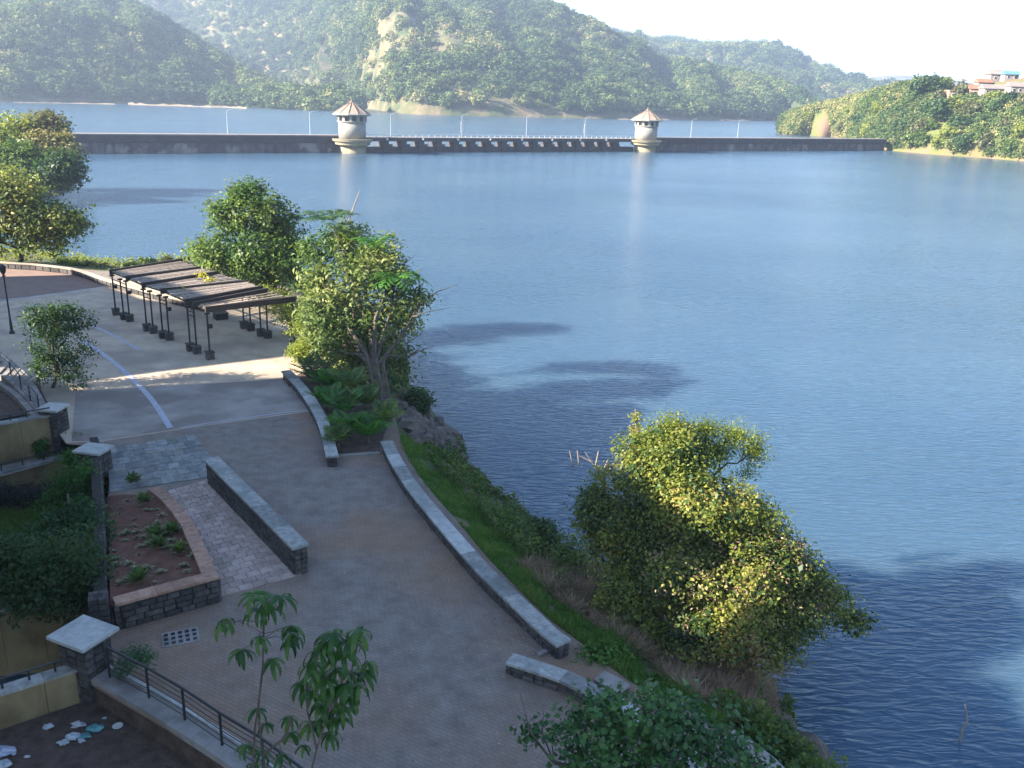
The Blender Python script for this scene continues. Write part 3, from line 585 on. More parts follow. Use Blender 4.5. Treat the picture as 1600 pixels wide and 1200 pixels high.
# ------------------------------------------------------------------ slate landing and pink path laid with pieces
def quadgrid(name, corners, nu, nv, z, h, m, gap, parent, stag=True, clip=None):
    a, b_, c, d = [np.array(at(*q, z)[:2]) for q in corners]    # far-left, far-right, near-right, near-left
    for i in range(nv):
        off = .5 if (stag and i % 2) else 0
        for j in range(-1, nu+1):
            u0, u1 = max((j+off)/nu, 0), min((j+1+off)/nu, 1); v0_, v1_ = i/nv, (i+1)/nv
            if u1-u0 < .15/nu: continue
            q = [(a*(1-v)+d*v)*(1-u)+(b_*(1-v)+c*v)*u for u, v in ((u0, v0_), (u1, v0_), (u1, v1_), (u0, v1_))]; ce = sum(q)/4
            q = [p+(ce-p)/max(np.linalg.norm(ce-p), .01)*gap for p in q]; jz = random.uniform(-.007, .007)
            MB().prism(q, z-.05, z+h+jz).build(name, m, parent)
lt = thing('slate_landing', 'grey slate paved landing at the head of the pink path', 'paving', at(240, 720, 0)); lt['kind'] = 'structure'; del lt['category']
quadgrid('slate_slab', [(166,702), (303,680), (352,742), (172,770)], 9, 7, 0, .03, m_slate, .012, lt)
pt_ = thing('paved_path', 'pink paver path running down beside the basalt wall', 'paving', at(350, 830, 0)); pt_['kind'] = 'structure'; del pt_['category']
quadgrid('paver', [(262,768), (330,748), (472,898), (342,934)], 6, 26, 0, .03, m_paver, .014, pt_)

# ------------------------------------------------------------------ raised soil bed
bz = lambda f: .12+.75*f
soil = MB(); so_px = [(170,775,0.), (262,768,0.), (290,810,.35), (315,850,.65), (332,892,1.), (172,948,1.)]
bl_ = [at(x, y, bz(f)-.06) for x, y, f in so_px]; NV = 14; V = []
L0, R0 = [bl_[0], bl_[5]], [bl_[1], bl_[2], bl_[3], bl_[4]]
for i in range(NV+1):
    v = i/NV; l_ = L0[0]*(1-v)+L0[1]*v; k = v*3; ki = min(int(k), 2); r_ = R0[ki]*(1-(k-ki))+R0[ki+1]*(k-ki)
    for j in range(15):
        u = j/14; p = l_*(1-u)+r_*u; V.append((p[0], p[1], p[2]+noise.noise(Vector((p[0]*2, p[1]*2, 0)))*.07))
bed = thing('flower_bed', 'raised bed of red soil edged with brick coping beside the pink path', 'flower bed', at(240, 870, 0))
o = obj('soil', mesh('soil', [rel(p, bed) for p in V], [(i*15+j, (i+1)*15+j, (i+1)*15+j+1, i*15+j+1) for i in range(NV) for j in range(14)], m_soil, True), bed)
BEDV = list(V)
def bedpt(u, v):
    i = min(int(v*NV), NV-1); j = min(int(u*14), 13); return np.array(BEDV[i*15+j])
def coping(pts, zs, wd, n):
    P = crv([np.array([*at(x, y, z)[:2], z]) for (x, y), z in zip(pts, zs)], 8); P = np.array(P); seg = np.r_[0, np.cumsum(np.linalg.norm(np.diff(P[:, :2], axis=0), axis=1))]
    for k in range(n):
        q = []
        for s in (seg[-1]*k/n+.006, seg[-1]*(k+1)/n-.006):
            e = [np.interp(s, seg, P[:, c]) for c in range(3)]; e2 = [np.interp(min(s+.1, seg[-1]), seg, P[:, c])-np.interp(max(s-.1, 0), seg, P[:, c]) for c in range(2)]; d = np.array(e2)/np.hypot(*e2); nn = np.array([-d[1], d[0]])
            q.append((np.array(e[:2])+nn*wd/2, np.array(e[:2])-nn*wd/2, e[2]))
        MB().prism([q[0][0], q[0][1], q[1][1], q[1][0]], -.1, [q[0][2]]*2+[q[1][2]]*2).build('coping_brick', m_brick, bed)
coping([(240,762), (262,780), (288,812), (308,852), (326,893)], [.2, .3, .5, .75, .9], .42, 22)
wall('planter_wall', 'black basalt front wall of the raised red soil bed, brick coping on top', W2([(180,938), (338,896)], .9), 0, .9, .4, .55, capm=m_brick, stone=(.42, .19), over=.03)
pl = thing('stone_pillar', 'dark basalt pillar at the left end of the planter wall', 'pillar', at(160, 985, 0))
def pillar(t_, xy, w_, d_, z0, z1, rz, rows, capm=None, capo=.06, ch=.08):
    MB().box((xy[0], xy[1], (z0+z1-.1)/2), (w_-.1, d_-.1, z1-z0-.1), rz).build('core', m_mortar, t_)
    co, si = cos(rz), sin(rz); hh = (z1-z0-ch)/rows
    for r_ in range(rows):
        for sx, sy, ln, ro in ((0,-1,w_,0), (0,1,w_,0), (-1,0,d_,pi/2), (1,0,d_,pi/2)):
            n = max(1, int(round(ln/.3)))
            for j in range(n):
                a = ((j+.5)/n-.5)*ln*.98; x = a if sx == 0 else sx*(w_/2-.06); y = sy*(d_/2-.06) if sx == 0 else a
                piece(random.choice(STN), t_, (xy[0]+x*co-y*si, xy[1]+x*si+y*co, z0+(r_+.5)*hh), (ln/n*.95, .13, hh*.93), rz+ro)
    if capm: MB().box((xy[0], xy[1], z1-ch/2+.004), (w_+capo*2, d_+capo*2, ch), rz).build('cap_slab', capm, t_)
pillar(pl, at(160, 985, 0)[:2], .5, .5, 0, 1.25, .4, 6)
wall('stone_wall', 'rough basalt wall left of the slate landing, running down to the pillar', W2([(150,715), (155,800), (158,880), (160,968)], 0), -.5, [1.0, .9, .85, .85], .4, 1.4, stone=(.4, .2), cap=False)
# two capped pillars
q = at(125, 1050, 0); pl = thing('stone_pillar', 'basalt pillar with large pale square cap beside the iron railing', 'pillar', (q[0]-.1, q[1]-.1, -.6)); pc = at(130, 990, 1.15)
pillar(pl, pc[:2], 1.0, .85, -1.0, 1.2, -.42, 10, m_capl, .16, .09)
pc = at(82, 637, 1.1); pl = thing('stone_pillar', 'basalt pillar with pale square cap at the foot of the curved stair rail', 'pillar', (pc[0], pc[1], -1.6))
pillar(pl, pc[:2], .85, .85, -1.6, 1.15, -.1, 13, m_capl, .08, .09)
pc = at(146, 702, .95); pl = thing('stone_pillar', 'squat basalt pier with grey slab cap at the corner of the slate landing', 'pillar', (pc[0], pc[1], -1.0))
pillar(pl, pc[:2], 1.0, .8, -1.0, 1.0, -.2, 9, m_capl, .1, .09)

# ------------------------------------------------------------------ left terraces
def ywall(label, a, b_, zb, zt, th=.3, n=4, railz=.28):
    """ochre wall: a, b_ are xy of the face's top edge ends"""
    a = np.array(a); b_ = np.array(b_); d = b_-a; Lw = np.linalg.norm(d); d /= Lw; nn = np.array([-d[1], d[0]]); t_ = thing('terrace_wall', label, 'wall', (*(a+b_)/2, zb)); rz = math.atan2(d[1], d[0])
    for i in range(n):
        p = a+d*Lw*i/n; q = a+d*Lw*(i+1)/n-d*.012; MB().prism([p, q, q+nn*th, p+nn*th], zb, zt-.08-random.uniform(0, .004)).build('panel', m_yellow, t_)
        MB().prism([p-nn*.05, q-nn*.05, q+nn*(th+.05), p+nn*(th+.05)], zt-.08, zt).build('cap_slab', m_cap, t_)
    m_ = n*2
    for i in range(m_):
        p = a+d*Lw*(i+.5)/m_+nn*th*.6; MB().box((p[0], p[1], zt+railz/2), (.05, .05, railz), rz).build('rail_post', m_iron, t_)
    p = a+nn*th*.6; q = b_+nn*th*.6; MB().tube([(p[0], p[1], zt+railz), (q[0], q[1], zt+railz)], .03, 6).build('handrail', m_iron, t_)
    return t_
def ext(p, q, k): p = np.array(p); q = np.array(q); return p-(q-p)*k
a1_, b1_ = at(0, 1083, .35)[:2], at(148, 1036, .35)[:2]; ywall('ochre terrace wall above the littered soil, lowest in the photo', ext(a1_, b1_, 1.2), b1_, -1.2, .35)
a2_, b2_ = at(0, 952, -.6)[:2], at(112, 942, -.6)[:2]; ywall('stained ochre wall under the hanging dark shrubs', ext(a2_, b2_, 1.2), b2_+ (b2_-a2_)*.15, -3.0, -.6, railz=.02)
a3_, b3_ = at(0, 738, -.9)[:2], at(118, 709, -.9)[:2]; ywall('low ochre wall behind the dark clipped hedge', ext(a3_, b3_, 1.2), b3_, -2.4, -.9)
a4_, b4_ = at(0, 662, .9)[:2], at(80, 648, .9)[:2]; ywall('tall ochre wall below the curved stair, topmost of the ochre walls', ext(a4_, b4_, 1.5), b4_, -1.6, .9)
gz = lambda L_, z, nm, m: sheet(nm, [tuple(at(*q_, z)[:2]) for q_ in L_], z, m)
gz([(-260,1150), (0,1083), (150,1030), (200,1090), (390,1203), (520,1330), (-260,1330)], -.7, 'soil_ground', m_dsoil)
gz([(-300,760), (0,757), (120,740), (175,720), (180,960), (120,1000), (0,1000), (-300,1000)], -1.9, 'lawn_ground', m_bank)
gz([(-300,735), (0,722), (110,690), (120,712), (0,745), (-300,780)], -1.0, 'walkway', m_conc)
gz([(-300,660), (0,655), (80,640), (60,600), (0,565), (-300,560)], .55, 'upper_terrace', m_dsoil)
# curved stair walk with kerb and railing above the top ochre wall
kp = crv([np.array([*at(x, y, .75)[:2]]) for x, y in ((-60,570), (0,600), (28,620), (50,645), (58,655))], 4)
st = thing('stair_kerb', 'curved grey kerb around the dark upper planter', 'kerb', (*kp[2], .5))
for i in range(len(kp)-1):
    d = kp[i+1]-kp[i]; d /= np.linalg.norm(d); nn = np.array([-d[1], d[0]])*.13; MB().prism([kp[i]+nn, kp[i]-nn, kp[i+1]-nn-d*.01, kp[i+1]+nn-d*.01], .4, .8).build('kerb_stone', m_conc, st)
sp_ = [[np.array(at(x, y, z)) for x, y, z in r_] for r_ in ([(-60,566,1.1), (0,592,.8), (32,618,.75), (62,650,.7)], [(-20,545,1.1), (20,570,.8), (52,600,.75), (76,640,.7)])]
A_ = crv(sp_[0], 5); B_ = crv(sp_[1], 5); stp = thing('curved_steps', 'curved grey stone steps descending to the capped pillar', 'steps', A_[6])
for i in range(len(A_)-1):
    z_ = (A_[i][2]); MB().prism([A_[i][:2], A_[i+1][:2], B_[i+1][:2], B_[i][:2]], -.5, z_+.02*(len(A_)-i)).build('step', m_conc, stp)
def railing(label, pts, h, nrails, cat='railing', posts=None, r=.022):
    """pts: 3D foot points"""
    P = [np.array(p, float) for p in pts]; t_ = thing('railing', label, cat, P[0])
    for p in P: MB().box((p[0], p[1], p[2]+h/2), (.06, .06, h), .5).build('post', m_iron, t_)
    MB().tube([p+np.array([0, 0, h]) for p in P], .035, 8).build('handrail', m_iron, t_)
    for k in range(nrails): MB().tube([p+np.array([0, 0, h*(k+.6)/(nrails+.6)]) for p in P], .012, 5).build('rail', m_iron, t_)
    return t_
railing('black iron railing curving along the upper stair', [at(x, y, z) for x, y, z in ((-45,545,1.1), (-12,562,.95), (18,590,.85), (34,612,.8), (48,628,.75), (62,645,.7))], .85, 3)
# concrete edge beside the promenade, with the near railing
ep = crv([np.array(at(x, y, .12)[:2]) for x, y in ((160,1046), (210,1074), (262,1104), (320,1140), (385,1182), (470,1245), (560,1320))], 3)
ed = thing('concrete_edge', 'broad grey concrete edge under the near iron railing', 'kerb', (*ep[3], 0))
for i in range(len(ep)-1):
    d = ep[i+1]-ep[i]; d /= np.linalg.norm(d); nn = np.array([-d[1], d[0]]); MB().prism([ep[i]+nn*.2, ep[i]-nn*.42, ep[i+1]-nn*.42-d*.01, ep[i+1]+nn*.2-d*.01], -.06, .12).build('edge_slab', m_conc, ed)
    MB().prism([ep[i]+nn*.1, ep[i]-nn*.36, ep[i+1]-nn*.36, ep[i+1]+nn*.1], -1.1, -.06).build('footing', m_dsoil, ed)
    MB().prism([ep[i]+nn*.2, ep[i]+nn*.11, ep[i+1]+nn*.11-d*.01, ep[i+1]+nn*.2-d*.01], .12, .2).build('kerb_stone', m_capl, ed)
railing('black iron railing with thin horizontal rails along the near left edge', [at(x, y, .12) for x, y in ((172,1058), (233,1090), (289,1124), (347,1164), (412,1205), (480,1258))], .92, 5)
dg = thing('drain_grate', 'grey perforated drain cover set in the dark paving', 'drain cover', at(282, 996, 0)); c = at(282, 996, 0)
MB().box((c[0], c[1], .012), (1.0, .72, .02), .42).build('frame', m_conc, dg)
for i in range(5):
    for j in range(3):
        a = -.38+i*.19; b2 = -.22+j*.22; MB().box((c[0]+a*cos(.42)-b2*sin(.42), c[1]+a*sin(.42)+b2*cos(.42), .026), (.11, .13, .012), .42).build('slot', m_dark, dg)

# ------------------------------------------------------------------ pergola
pg = thing('pergola', 'long dark timber slat pergola on paired iron columns over the plaza', 'pergola', at(320, 520, 0))
beams = [((172,428), (285,410)), ((197,438), (318,422)), ((222,449), (340,430)), ((251,458), (388,444)), ((290,475), (410,453)), ((300,480), (418,457)), ((321,487), (462,470))]
ZR = 2.85
def bm_at(b_): return at(*b_[0], ZR), at(*b_[1], ZR)
BW = [bm_at(b_) for b_ in beams]
def bar(p, q, w_, h, z): 
    d = (q-p)[:2]; L_ = np.linalg.norm(d); c = (p+q)/2; return MB().box((c[0], c[1], z), (L_, w_, h), math.atan2(d[1], d[0]))
for p, q in BW: bar(p, q, .14, .34, ZR+.12).build('beam', m_beam, pg)
for (i, j) in ((0,1), (1,2), (2,3), (3,4), (5,6)):
    (p0, q0), (p1, q1) = BW[i], BW[j]; gap = np.linalg.norm((p1-p0)[:2]); n = max(5, int(gap/.25))
    for k in range(1, n):
        f = .5/n+k/n*.93; p = p0*(1-f)+p1*f; q = q0*(1-f)+q1*f; e0, e1 = random.uniform(0, .05), random.uniform(0, .06); pa = p+(q-p)*e0; qa = q-(q-p)*e1
        bar(pa, qa, .1, .05, ZR+.16+random.uniform(-.015, .015)).build('slat', m_wood, pg)
    for f in (.03, .33, .66, .97):
        a = p0*(1-f)+q0*f; c = p1*(1-f)+q1*f; bar(a, c, .07, .1, ZR+.085).build('purlin', m_beam, pg)
cols = [(181.5,492), (194,499), (203,502), (230,517), (240,520.5), (255,528), (265,531), (298,548), (308,552), (328.5,561), (345,498), (381.5,513), (392,516.5), (408,525), (418.6,528), (460.6,544)]
for k, (x, y) in enumerate(cols):
    p = at(x, y, 0); s_ = .42 if k != 10 else .8
    b0 = MB().box((p[0], p[1], .2), (s_, s_, .4), .6).build('plinth', m_basalt, pg); MB().box((p[0], p[1], .43), (s_+.08, s_+.08, .05), .6).build('plinth_cap', m_basalt, pg)
    if k == 10: continue
    MB().tube([(p[0], p[1], .45), (p[0], p[1], ZR-.1)], .055, 8).build('column', m_iron, pg)
    MB().box((p[0], p[1], ZR-.16), (.3, .14, .1), .6).build('bracket', m_iron, pg)
    if k in (0, 2, 6, 9): MB().box((p[0]+.16, p[1], 1.95), (.2, .2, .22), .6).build('lamp_box', m_iron, pg)
for a, b2 in ((0,2), (3,4), (5,6), (7,8), (11,12), (13,14)):
    p, q = at(*cols[a], 0), at(*cols[b2], 0)
    for z in (2.2, 2.45): bar(p, q, .04, .05, z).build('tie_bar', m_iron, pg)
vn = thing('climbing_vine', 'yellow green vine patches growing through the pergola roof', 'vine', at(318, 436, ZR))
foliage('foliage', vn, [pblob(316, 432, at(316,436,ZR)[1], 8, 4), pblob(328, 441, at(328,443,ZR)[1], 8, 4), pblob(285, 452, at(285,455,ZR)[1], 5, 3, .5)], L_lemon, 60, 9, .12, .15)

# street lamp on the left
p = at(19, 521, 0); lp = thing('street_lamp', 'slim black lamp post on the plaza at the left edge', 'street lamp', p); ht = zat(p[:2], 424)
MB().lathe([(.16,0), (.16,.12), (.09,.2), (.07,.8), (.05,1.0), (.045,ht)], p, 10).build('pole', m_iron, lp)
MB().lathe([(.05,ht-.35), (.12,ht-.3), (.05,ht-.22), (.16,ht), (.2,ht+.3), (.02,ht+.45)], p, 10).build('lamp_head', m_iron, lp)

# ------------------------------------------------------------------ trees and plants of the promontory
Y = lambda px, py, z=0.: at(px, py, z)[1]
y0 = 63
tree('dense_tree', 'dense round-topped green tree behind the right end of the pergola', 'tree', (*aty(415, 470, y0)[:2], -.5),
     [pblob(400,330,y0,46,42), pblob(395,300,y0,26,14,.6), pblob(338,325,y0,18,12,.6), pblob(425,430,y0-1,50,26), pblob(355,425,y0-2,44,18), pblob(355,345,y0,30,30), pblob(440,370,y0+1,38,45), pblob(345,400,y0-1,48,28), pblob(405,400,y0-1.5,55,38), pblob(375,312,y0,28,22), pblob(305,388,y0,24,12,.5), pblob(450,405,y0-.5,28,30)], L_green, .22, 1100, 16, .28, .27, fill=.5)
y1 = 50
tree('broadleaf_tree', 'large pale leaved tree leaning over the water beside the palm bed', 'tree', (*aty(590, 660, 45)[:2], -.3),
     [pblob(560,440,y1,50,45), pblob(615,450,y1,34,50), pblob(520,490,y1-1,42,42), pblob(575,520,y1-1.5,55,48), pblob(630,500,y1,32,30), pblob(500,440,y1,26,36), pblob(655,468,y1,28,15,1.2), pblob(655,545,y1-1,20,10,.5), pblob(610,578,y1-2,36,22,.8), pblob(540,560,y1-2,40,34), pblob(575,575,y1-2.5,50,26), pblob(500,500,y1-1.5,34,44), pblob(600,400,y1+.5,30,26,.7), pblob(520,540,y1-3,34,30), pblob(570,600,y1-4.5,40,24), pblob(605,610,y1-4.5,26,20,.8), pblob(535,585,y1-4,30,20,.8)], leafmat('leaf_grey_green', [(.045,.09,.022), (.12,.165,.045), (.26,.28,.09)]), .2, 1050, 12, .27, .31, .42, fill=.55)
tree('slender_tree', 'narrow green tree rising highest behind the broad tree at the shore', 'tree', (*aty(560, 560, 54)[:2], -1),
     [pblob(520,385,54,34,30), pblob(488,400,54,24,28), pblob(545,370,54,24,22), pblob(585,400,53.5,22,28,.8), pblob(555,400,54,40,26)], L_green, .13, 380, 14, .25, .24, .42, fill=.55)
def fronds(parent, base, n, L_, wid, m, droop=.5, up_=.8, name='frond', leafl=8, az0=0, fan=2*pi, jit=.3):
    for k in range(n):
        a = az0+fan*(k+random.uniform(-jit, jit))/n; e = up_*random.uniform(.7, 1.2); pts = []; ln = L_*random.uniform(.75, 1.15)
        for j in range(7):
            t_ = j/6; r_ = ln*(t_*cos(e*.9)*1.0); z = ln*(sin(e)*t_-droop*t_*t_*1.0); pts.append(np.array([base[0]+cos(a)*r_, base[1]+sin(a)*r_, base[2]+z]))
        V = []; ti = []; tone = random.random()
        for j in range(leafl):
            t_ = (j+1)/leafl*.98; i_ = min(int(t_*6), 5); f_ = t_*6-i_; c = pts[i_]*(1-f_)+pts[i_+1]*f_; d = pts[i_+1]-pts[i_]; d /= np.linalg.norm(d)+1e-9
            sd_ = np.cross(d, [0, 0, 1.]); sd_ /= np.linalg.norm(sd_)+1e-9
            for sg in (1, -1):
                w_ = wid*sin(pi*min(.97, .18+t_*.8)); tip = c+sd_*sg*w_+d*w_*.55-np.array([0, 0, w_*.25]); h_ = d*ln/leafl*.36
                V += [c-h_*.6, (c+tip)/2-h_, tip, (c+tip)/2+h_]; ti.append(.5*tone+.5*random.random())
        V = np.array(V)-np.array(wloc(parent)); obj(name, leaf_mesh(name, V, np.array(ti), m), parent)
ft = thing('feathery_tree', 'tree of long feathery green fronds standing tallest by the shore', 'tree', (*aty(530,420,52)[:2], 1))
MB().tube([aty(565,470,53), aty(540,400,53), aty(520,355,53)], [.08,.06,.04], 6).build('trunk', m_bark, ft)
fronds(ft, aty(512,345,52), 13, 2.4, .6, L_dark, .55, .75, leafl=9); fronds(ft, aty(548,368,52), 9, 1.9, .5, L_green, .5, .8)
ft2 = thing('fan_frond_palm', 'bright yellow green frond spray on the right of the shore trees', 'palm', aty(580,400,52)); MB().tube([aty(585,440,52), aty(578,385,52)], .05, 6).build('trunk', m_bark, ft2)
fronds(ft2, aty(584,382,50.5), 10, 1.9, .5, L_fresh, .6, .8)
ft3 = thing('fan_frond_palm', 'green frond clump at the right shoulder of the shore trees', 'palm', aty(610,430,51)); MB().tube([aty(600,480,51), aty(612,435,51)], .05, 6).build('trunk', m_bark, ft3)
fronds(ft3, aty(618,436,49), 11, 2.3, .6, L_fresh, .75, .7)
sp = thing('bare_stick', 'pale leaning bare stem sticking up out of the shore trees', 'branch', aty(545,345,54)); MB().tube([aty(543,350,54), aty(553,322,54), aty(562,298,54)], [.05,.04,.02], 5).build('stem', m_deadwood, sp)
# yellow shrubs beside the pergola
for k, (x, y, rx, ry) in enumerate(((425,468,28,22), (454,492,26,30), (487,520,30,36), (475,552,24,16), (400,446,24,14))):
    yy = Y(x, y+ry, 0); nm = ['behind the near pergola beam', 'at the near right pergola corner', 'between pergola and the broad tree', 'low at the sunlit paving edge', 'against the dense tree behind the pergola'][k]
    tree('yellow_shrub', 'bright yellow green shrub '+nm, 'shrub', (*aty(x, y+ry, yy)[:2], 0), [pblob(x,y,yy,rx,ry), pblob(x+rx*.5,y+ry*.3,yy,rx*.6,ry*.6)], L_yellow, .05, 190, 12, .17, .19, .35, group='yellow shrubs by the pergola', fill=.5)
# far kerb plants
for k, (x, y, rx, ry, m) in enumerate(((98,412,14,8,L_green), (118,414,10,7,L_green), (140,416,9,6,L_olive), (160,420,9,6,L_dry), (205,417,7,4,L_green), (238,412,10,7,L_green), (262,408,8,6,L_olive))):
    yy = Y(x, y, 0)+3; nm = ['far left one', 'second from the left', 'dull olive one in the middle', 'dry brownish one', 'tiny one by the pergola end', 'behind the middle of the pergola', 'nearest the dense tree'][k]
    tree('low_shrub', 'low shrub along the far kerb of the plaza, '+nm, 'shrub', (*aty(x, y+ry, yy)[:2], -.6), [pblob(x,y,yy,rx,ry)], m, .03, 70, 10, .2, .2, .4, group='low shrubs along the far kerb')
# left foreground small tree
ys = Y(95, 605)
tree('small_tree', 'small dark bushy tree by the curved stair with sunlit top leaves', 'tree', (*at(82, 606, 0)[:2], 0),
     [pblob(70,585,ys,26,20), pblob(112,592,ys,26,16,.7), pblob(135,545,ys,16,14,.5), pblob(85,520,ys,42,36), pblob(60,500,ys,30,24), pblob(110,500,ys,28,26), pblob(100,560,ys,34,24), pblob(62,555,ys,26,18), pblob(88,488,ys,26,16), pblob(125,575,ys,18,12,.5)], L_dark, .09, 520, 12, .17, .15, .5, fill=.5)
# left trees
yL = 74
tree('spreading_tree', 'spreading tree with yellowish sunlit top at the left edge behind the plaza', 'tree', (*at(30, 412, 0)[:2], -.2),
     [pblob(30,330,yL,62,34), pblob(85,345,yL,48,28), pblob(-20,325,yL,50,40), pblob(60,372,yL,52,22), pblob(110,355,yL,30,18), pblob(20,300,yL,40,20), pblob(-30,370,yL,40,30)], leafmat('leaf_gold_green', [(.045,.075,.018), (.11,.14,.03), (.25,.23,.06)]), .2, 850, 14, .36, .36, .5, fill=.5)
# left headland behind it
lhp = [(-400,345), (-150,335), (0,318), (70,312), (118,304), (131,297), (124,288), (100,276), (40,262), (-100,255), (-400,250)]
lh = [np.array(at(x, y, WZ)[:2]) for x, y in lhp]; cc = np.array(at(-60, 290, WZ)[:2]); V = []; fc = []; NL = len(lh)
for j in range(6):
    f = j/5
    for p in lh:
        q = p*(1-f)+cc*f if j else p+(p-cc)*.03; V.append((q[0], q[1], [WZ-2, WZ+1.6, WZ+3, WZ+4, WZ+4.5, WZ+4.6][j]+noise.noise(Vector((q[0]*.3, q[1]*.3, j)))*.8))
for j in range(5):
    for i in range(NL): fc.append((j*NL+i, j*NL+(i+1) % NL, (j+1)*NL+(i+1) % NL, (j+1)*NL+i))
struct('headland', mesh('headland', V, fc, m_rock, True))
for k, (x, y, rx, ry, Yd, m, txt) in enumerate(((25,215,58,34,150,L_yellow,'light green tree on the left headland, leftmost'), (70,198,34,20,152,L_olive,'round topped olive tree on the left headland, tallest at the back'), (85,232,40,28,146,leafmat('leaf_straw', [(.08,.09,.03), (.16,.15,.05), (.27,.22,.09)]),'straw coloured feathery tree on the left headland above the dam end'),
        (30,255,52,30,140,L_green,'dark green tree low on the left headland'), (95,265,34,28,138,L_dark,'very dark tree overhanging the tip of the left headland'), (-30,250,60,60,142,L_green,'green tree cut by the left edge of the photo'), (10,285,40,20,132,L_yellow,'yellowish bush at the foot of the left headland'))):
    tree('headland_tree', txt, 'tree', (*aty(x, y+ry, Yd)[:2], WZ+2.), [pblob(x,y,Yd,rx,ry), pblob(x-rx*.5,y+ry*.3,Yd,rx*.6,ry*.7), pblob(x+rx*.5,y+ry*.35,Yd,rx*.55,ry*.65), pblob(x,y-ry*.4,Yd,rx*.5,ry*.5)], m, .25, 330, 12, .55, .62, .55, group='trees on the left headland', fill=.45)

# palm bed
pb = sheet('palm_bed_soil', [tuple(at(*q, 0)[:2]) for q in ((455,592), (480,610), (500,636), (514,668), (524,710), (594,706), (600,680), (612,655), (606,612), (585,562), (540,540))], .02, m_dsoil)
for k, (x, y, L_, n, m, txt) in enumerate(((490,598,1.5,10,L_dark,'dark broad leaved plant at the far corner of the palm bed'), (515,612,1.4,10,L_fresh,'bright fern palm near the far end of the bed'), (545,618,1.5,10,L_green,'fern palm in front of the tree trunks'), (512,640,1.3,9,L_fresh,'fern palm close behind the curved wall'), (540,650,1.4,10,L_fresh,'fern palm in the middle of the bed'), (572,640,1.3,9,L_green,'fern palm under the broad tree'),
      (545,682,1.3,10,L_fresh,'fern palm in the lower middle of the bed'), (528,697,.9,8,L_green,'small fern palm beside the wall end'), (575,690,1.3,10,L_fresh,'fern palm at the near kerb'), (600,668,1.2,9,L_green,'fern palm at the start of the bank wall'))):
    b0 = at(x, y, .05); t_ = thing('fern_palm', txt, 'plant', b0, 'fern palms in the bed'); MB().tube([(b0[0], b0[1], 0), (b0[0], b0[1], .25)], [.09, .06], 6).build('stem', m_bark, t_)
    fronds(t_, (b0[0], b0[1], .3), n+5, L_*1.3, .42, m, .4, 1.1, leafl=11)
# trunks of the broad tree group
tk = thing('shore_tree', 'slim bare grey stems rising from the rocks behind the palm bed', 'tree', at(605, 660, -.3))
for (x0_, y0_, x1_, y1_) in ((600,668,588,560), (612,670,600,575), (590,655,600,560), (585,640,572,550)):
    a = at(x0_, y0_, -.2); MB().tube([a-np.array([0, 0, .3]), aty((x0_+x1_)/2+3, (y0_+y1_)/2, a[1]+1), aty(x1_, y1_, a[1]+2)], [.11,.09,.06], 7).build('trunk', m_bark, tk)

# ------------------------------------------------------------------ rocks on the shore
def rock_mesh(seed):
    r_ = np.random.default_rng(seed); V = []; f = []; n = 10; m_ = 7
    for i in range(m_+1):
        th_ = pi*i/m_
        for k in range(n):
            ph = 2*pi*k/n; d = Vector((sin(th_)*cos(ph), sin(th_)*sin(ph), cos(th_))); q = 1+.45*noise.noise(d*1.3+Vector((seed*3., 0, 0)))+.2*noise.noise(d*3+Vector((seed*5., 0, 0))); V.append(tuple(d*q*.5))
    for i in range(m_):
        for k in range(n): f.append((i*n+k, i*n+(k+1) % n, (i+1)*n+(k+1) % n, (i+1)*n+k))
    return mesh('rock', V, f, m_rock)
RK = [rock_mesh(i) for i in range(5)]
rocks = [(655,650,1.4), (680,668,1.2), (700,684,1.3), (668,690,1.6), (690,705,.9), (640,632,1.0), (712,700,.8), (735,735,.7), (752,752,.5), (720,716,.6), (770,768,.6), (640,668,1.5), (786,785,.5), (648,690,1.0), (665,712,.7), (1238,1185,1.7), (1255,1215,1.6), (1212,1130,.9)]
desc = ['pale','brown','dark','low','rounded','angular']
def on_bank(x, y):
    z = 0.
    while z > WZ-.2:
        if bank_z(at(x, y, z)) >= z: break
        z -= .12
    return at(x, y, z)
for k in range(34): 
    f_ = random.random(); rocks.append((628+85*f_+random.uniform(-14, 8), 622+85*f_+random.uniform(-12, 10), random.uniform(.4, 1.1)))
for k, (x, y, s_) in enumerate(rocks):
    if x > 1200: txt = 'boulder at the bottom right corner of the bank'
    elif y < 655: txt = 'rock on the shore under the broad tree'
    elif y < 712: txt = 'rock on the point where the palm bed ends'
    else: txt = 'rock at the waterline below the long curved wall'
    txt = ('large ' if s_ > 1.15 else 'medium ' if s_ > .75 else 'small ')+'brown weathered '+txt
    p = on_bank(x, y); o = obj('rock', random.choice(RK)); o.location = p; o.scale = (s_*1.3, s_, s_*.8); o.rotation_euler = (random.uniform(-.3,.3), random.uniform(-.3,.3), random.uniform(0,6))
    tag(o, txt, 'rock', txt.replace('rock', 'rocks', 1).replace('boulder', 'boulders'))

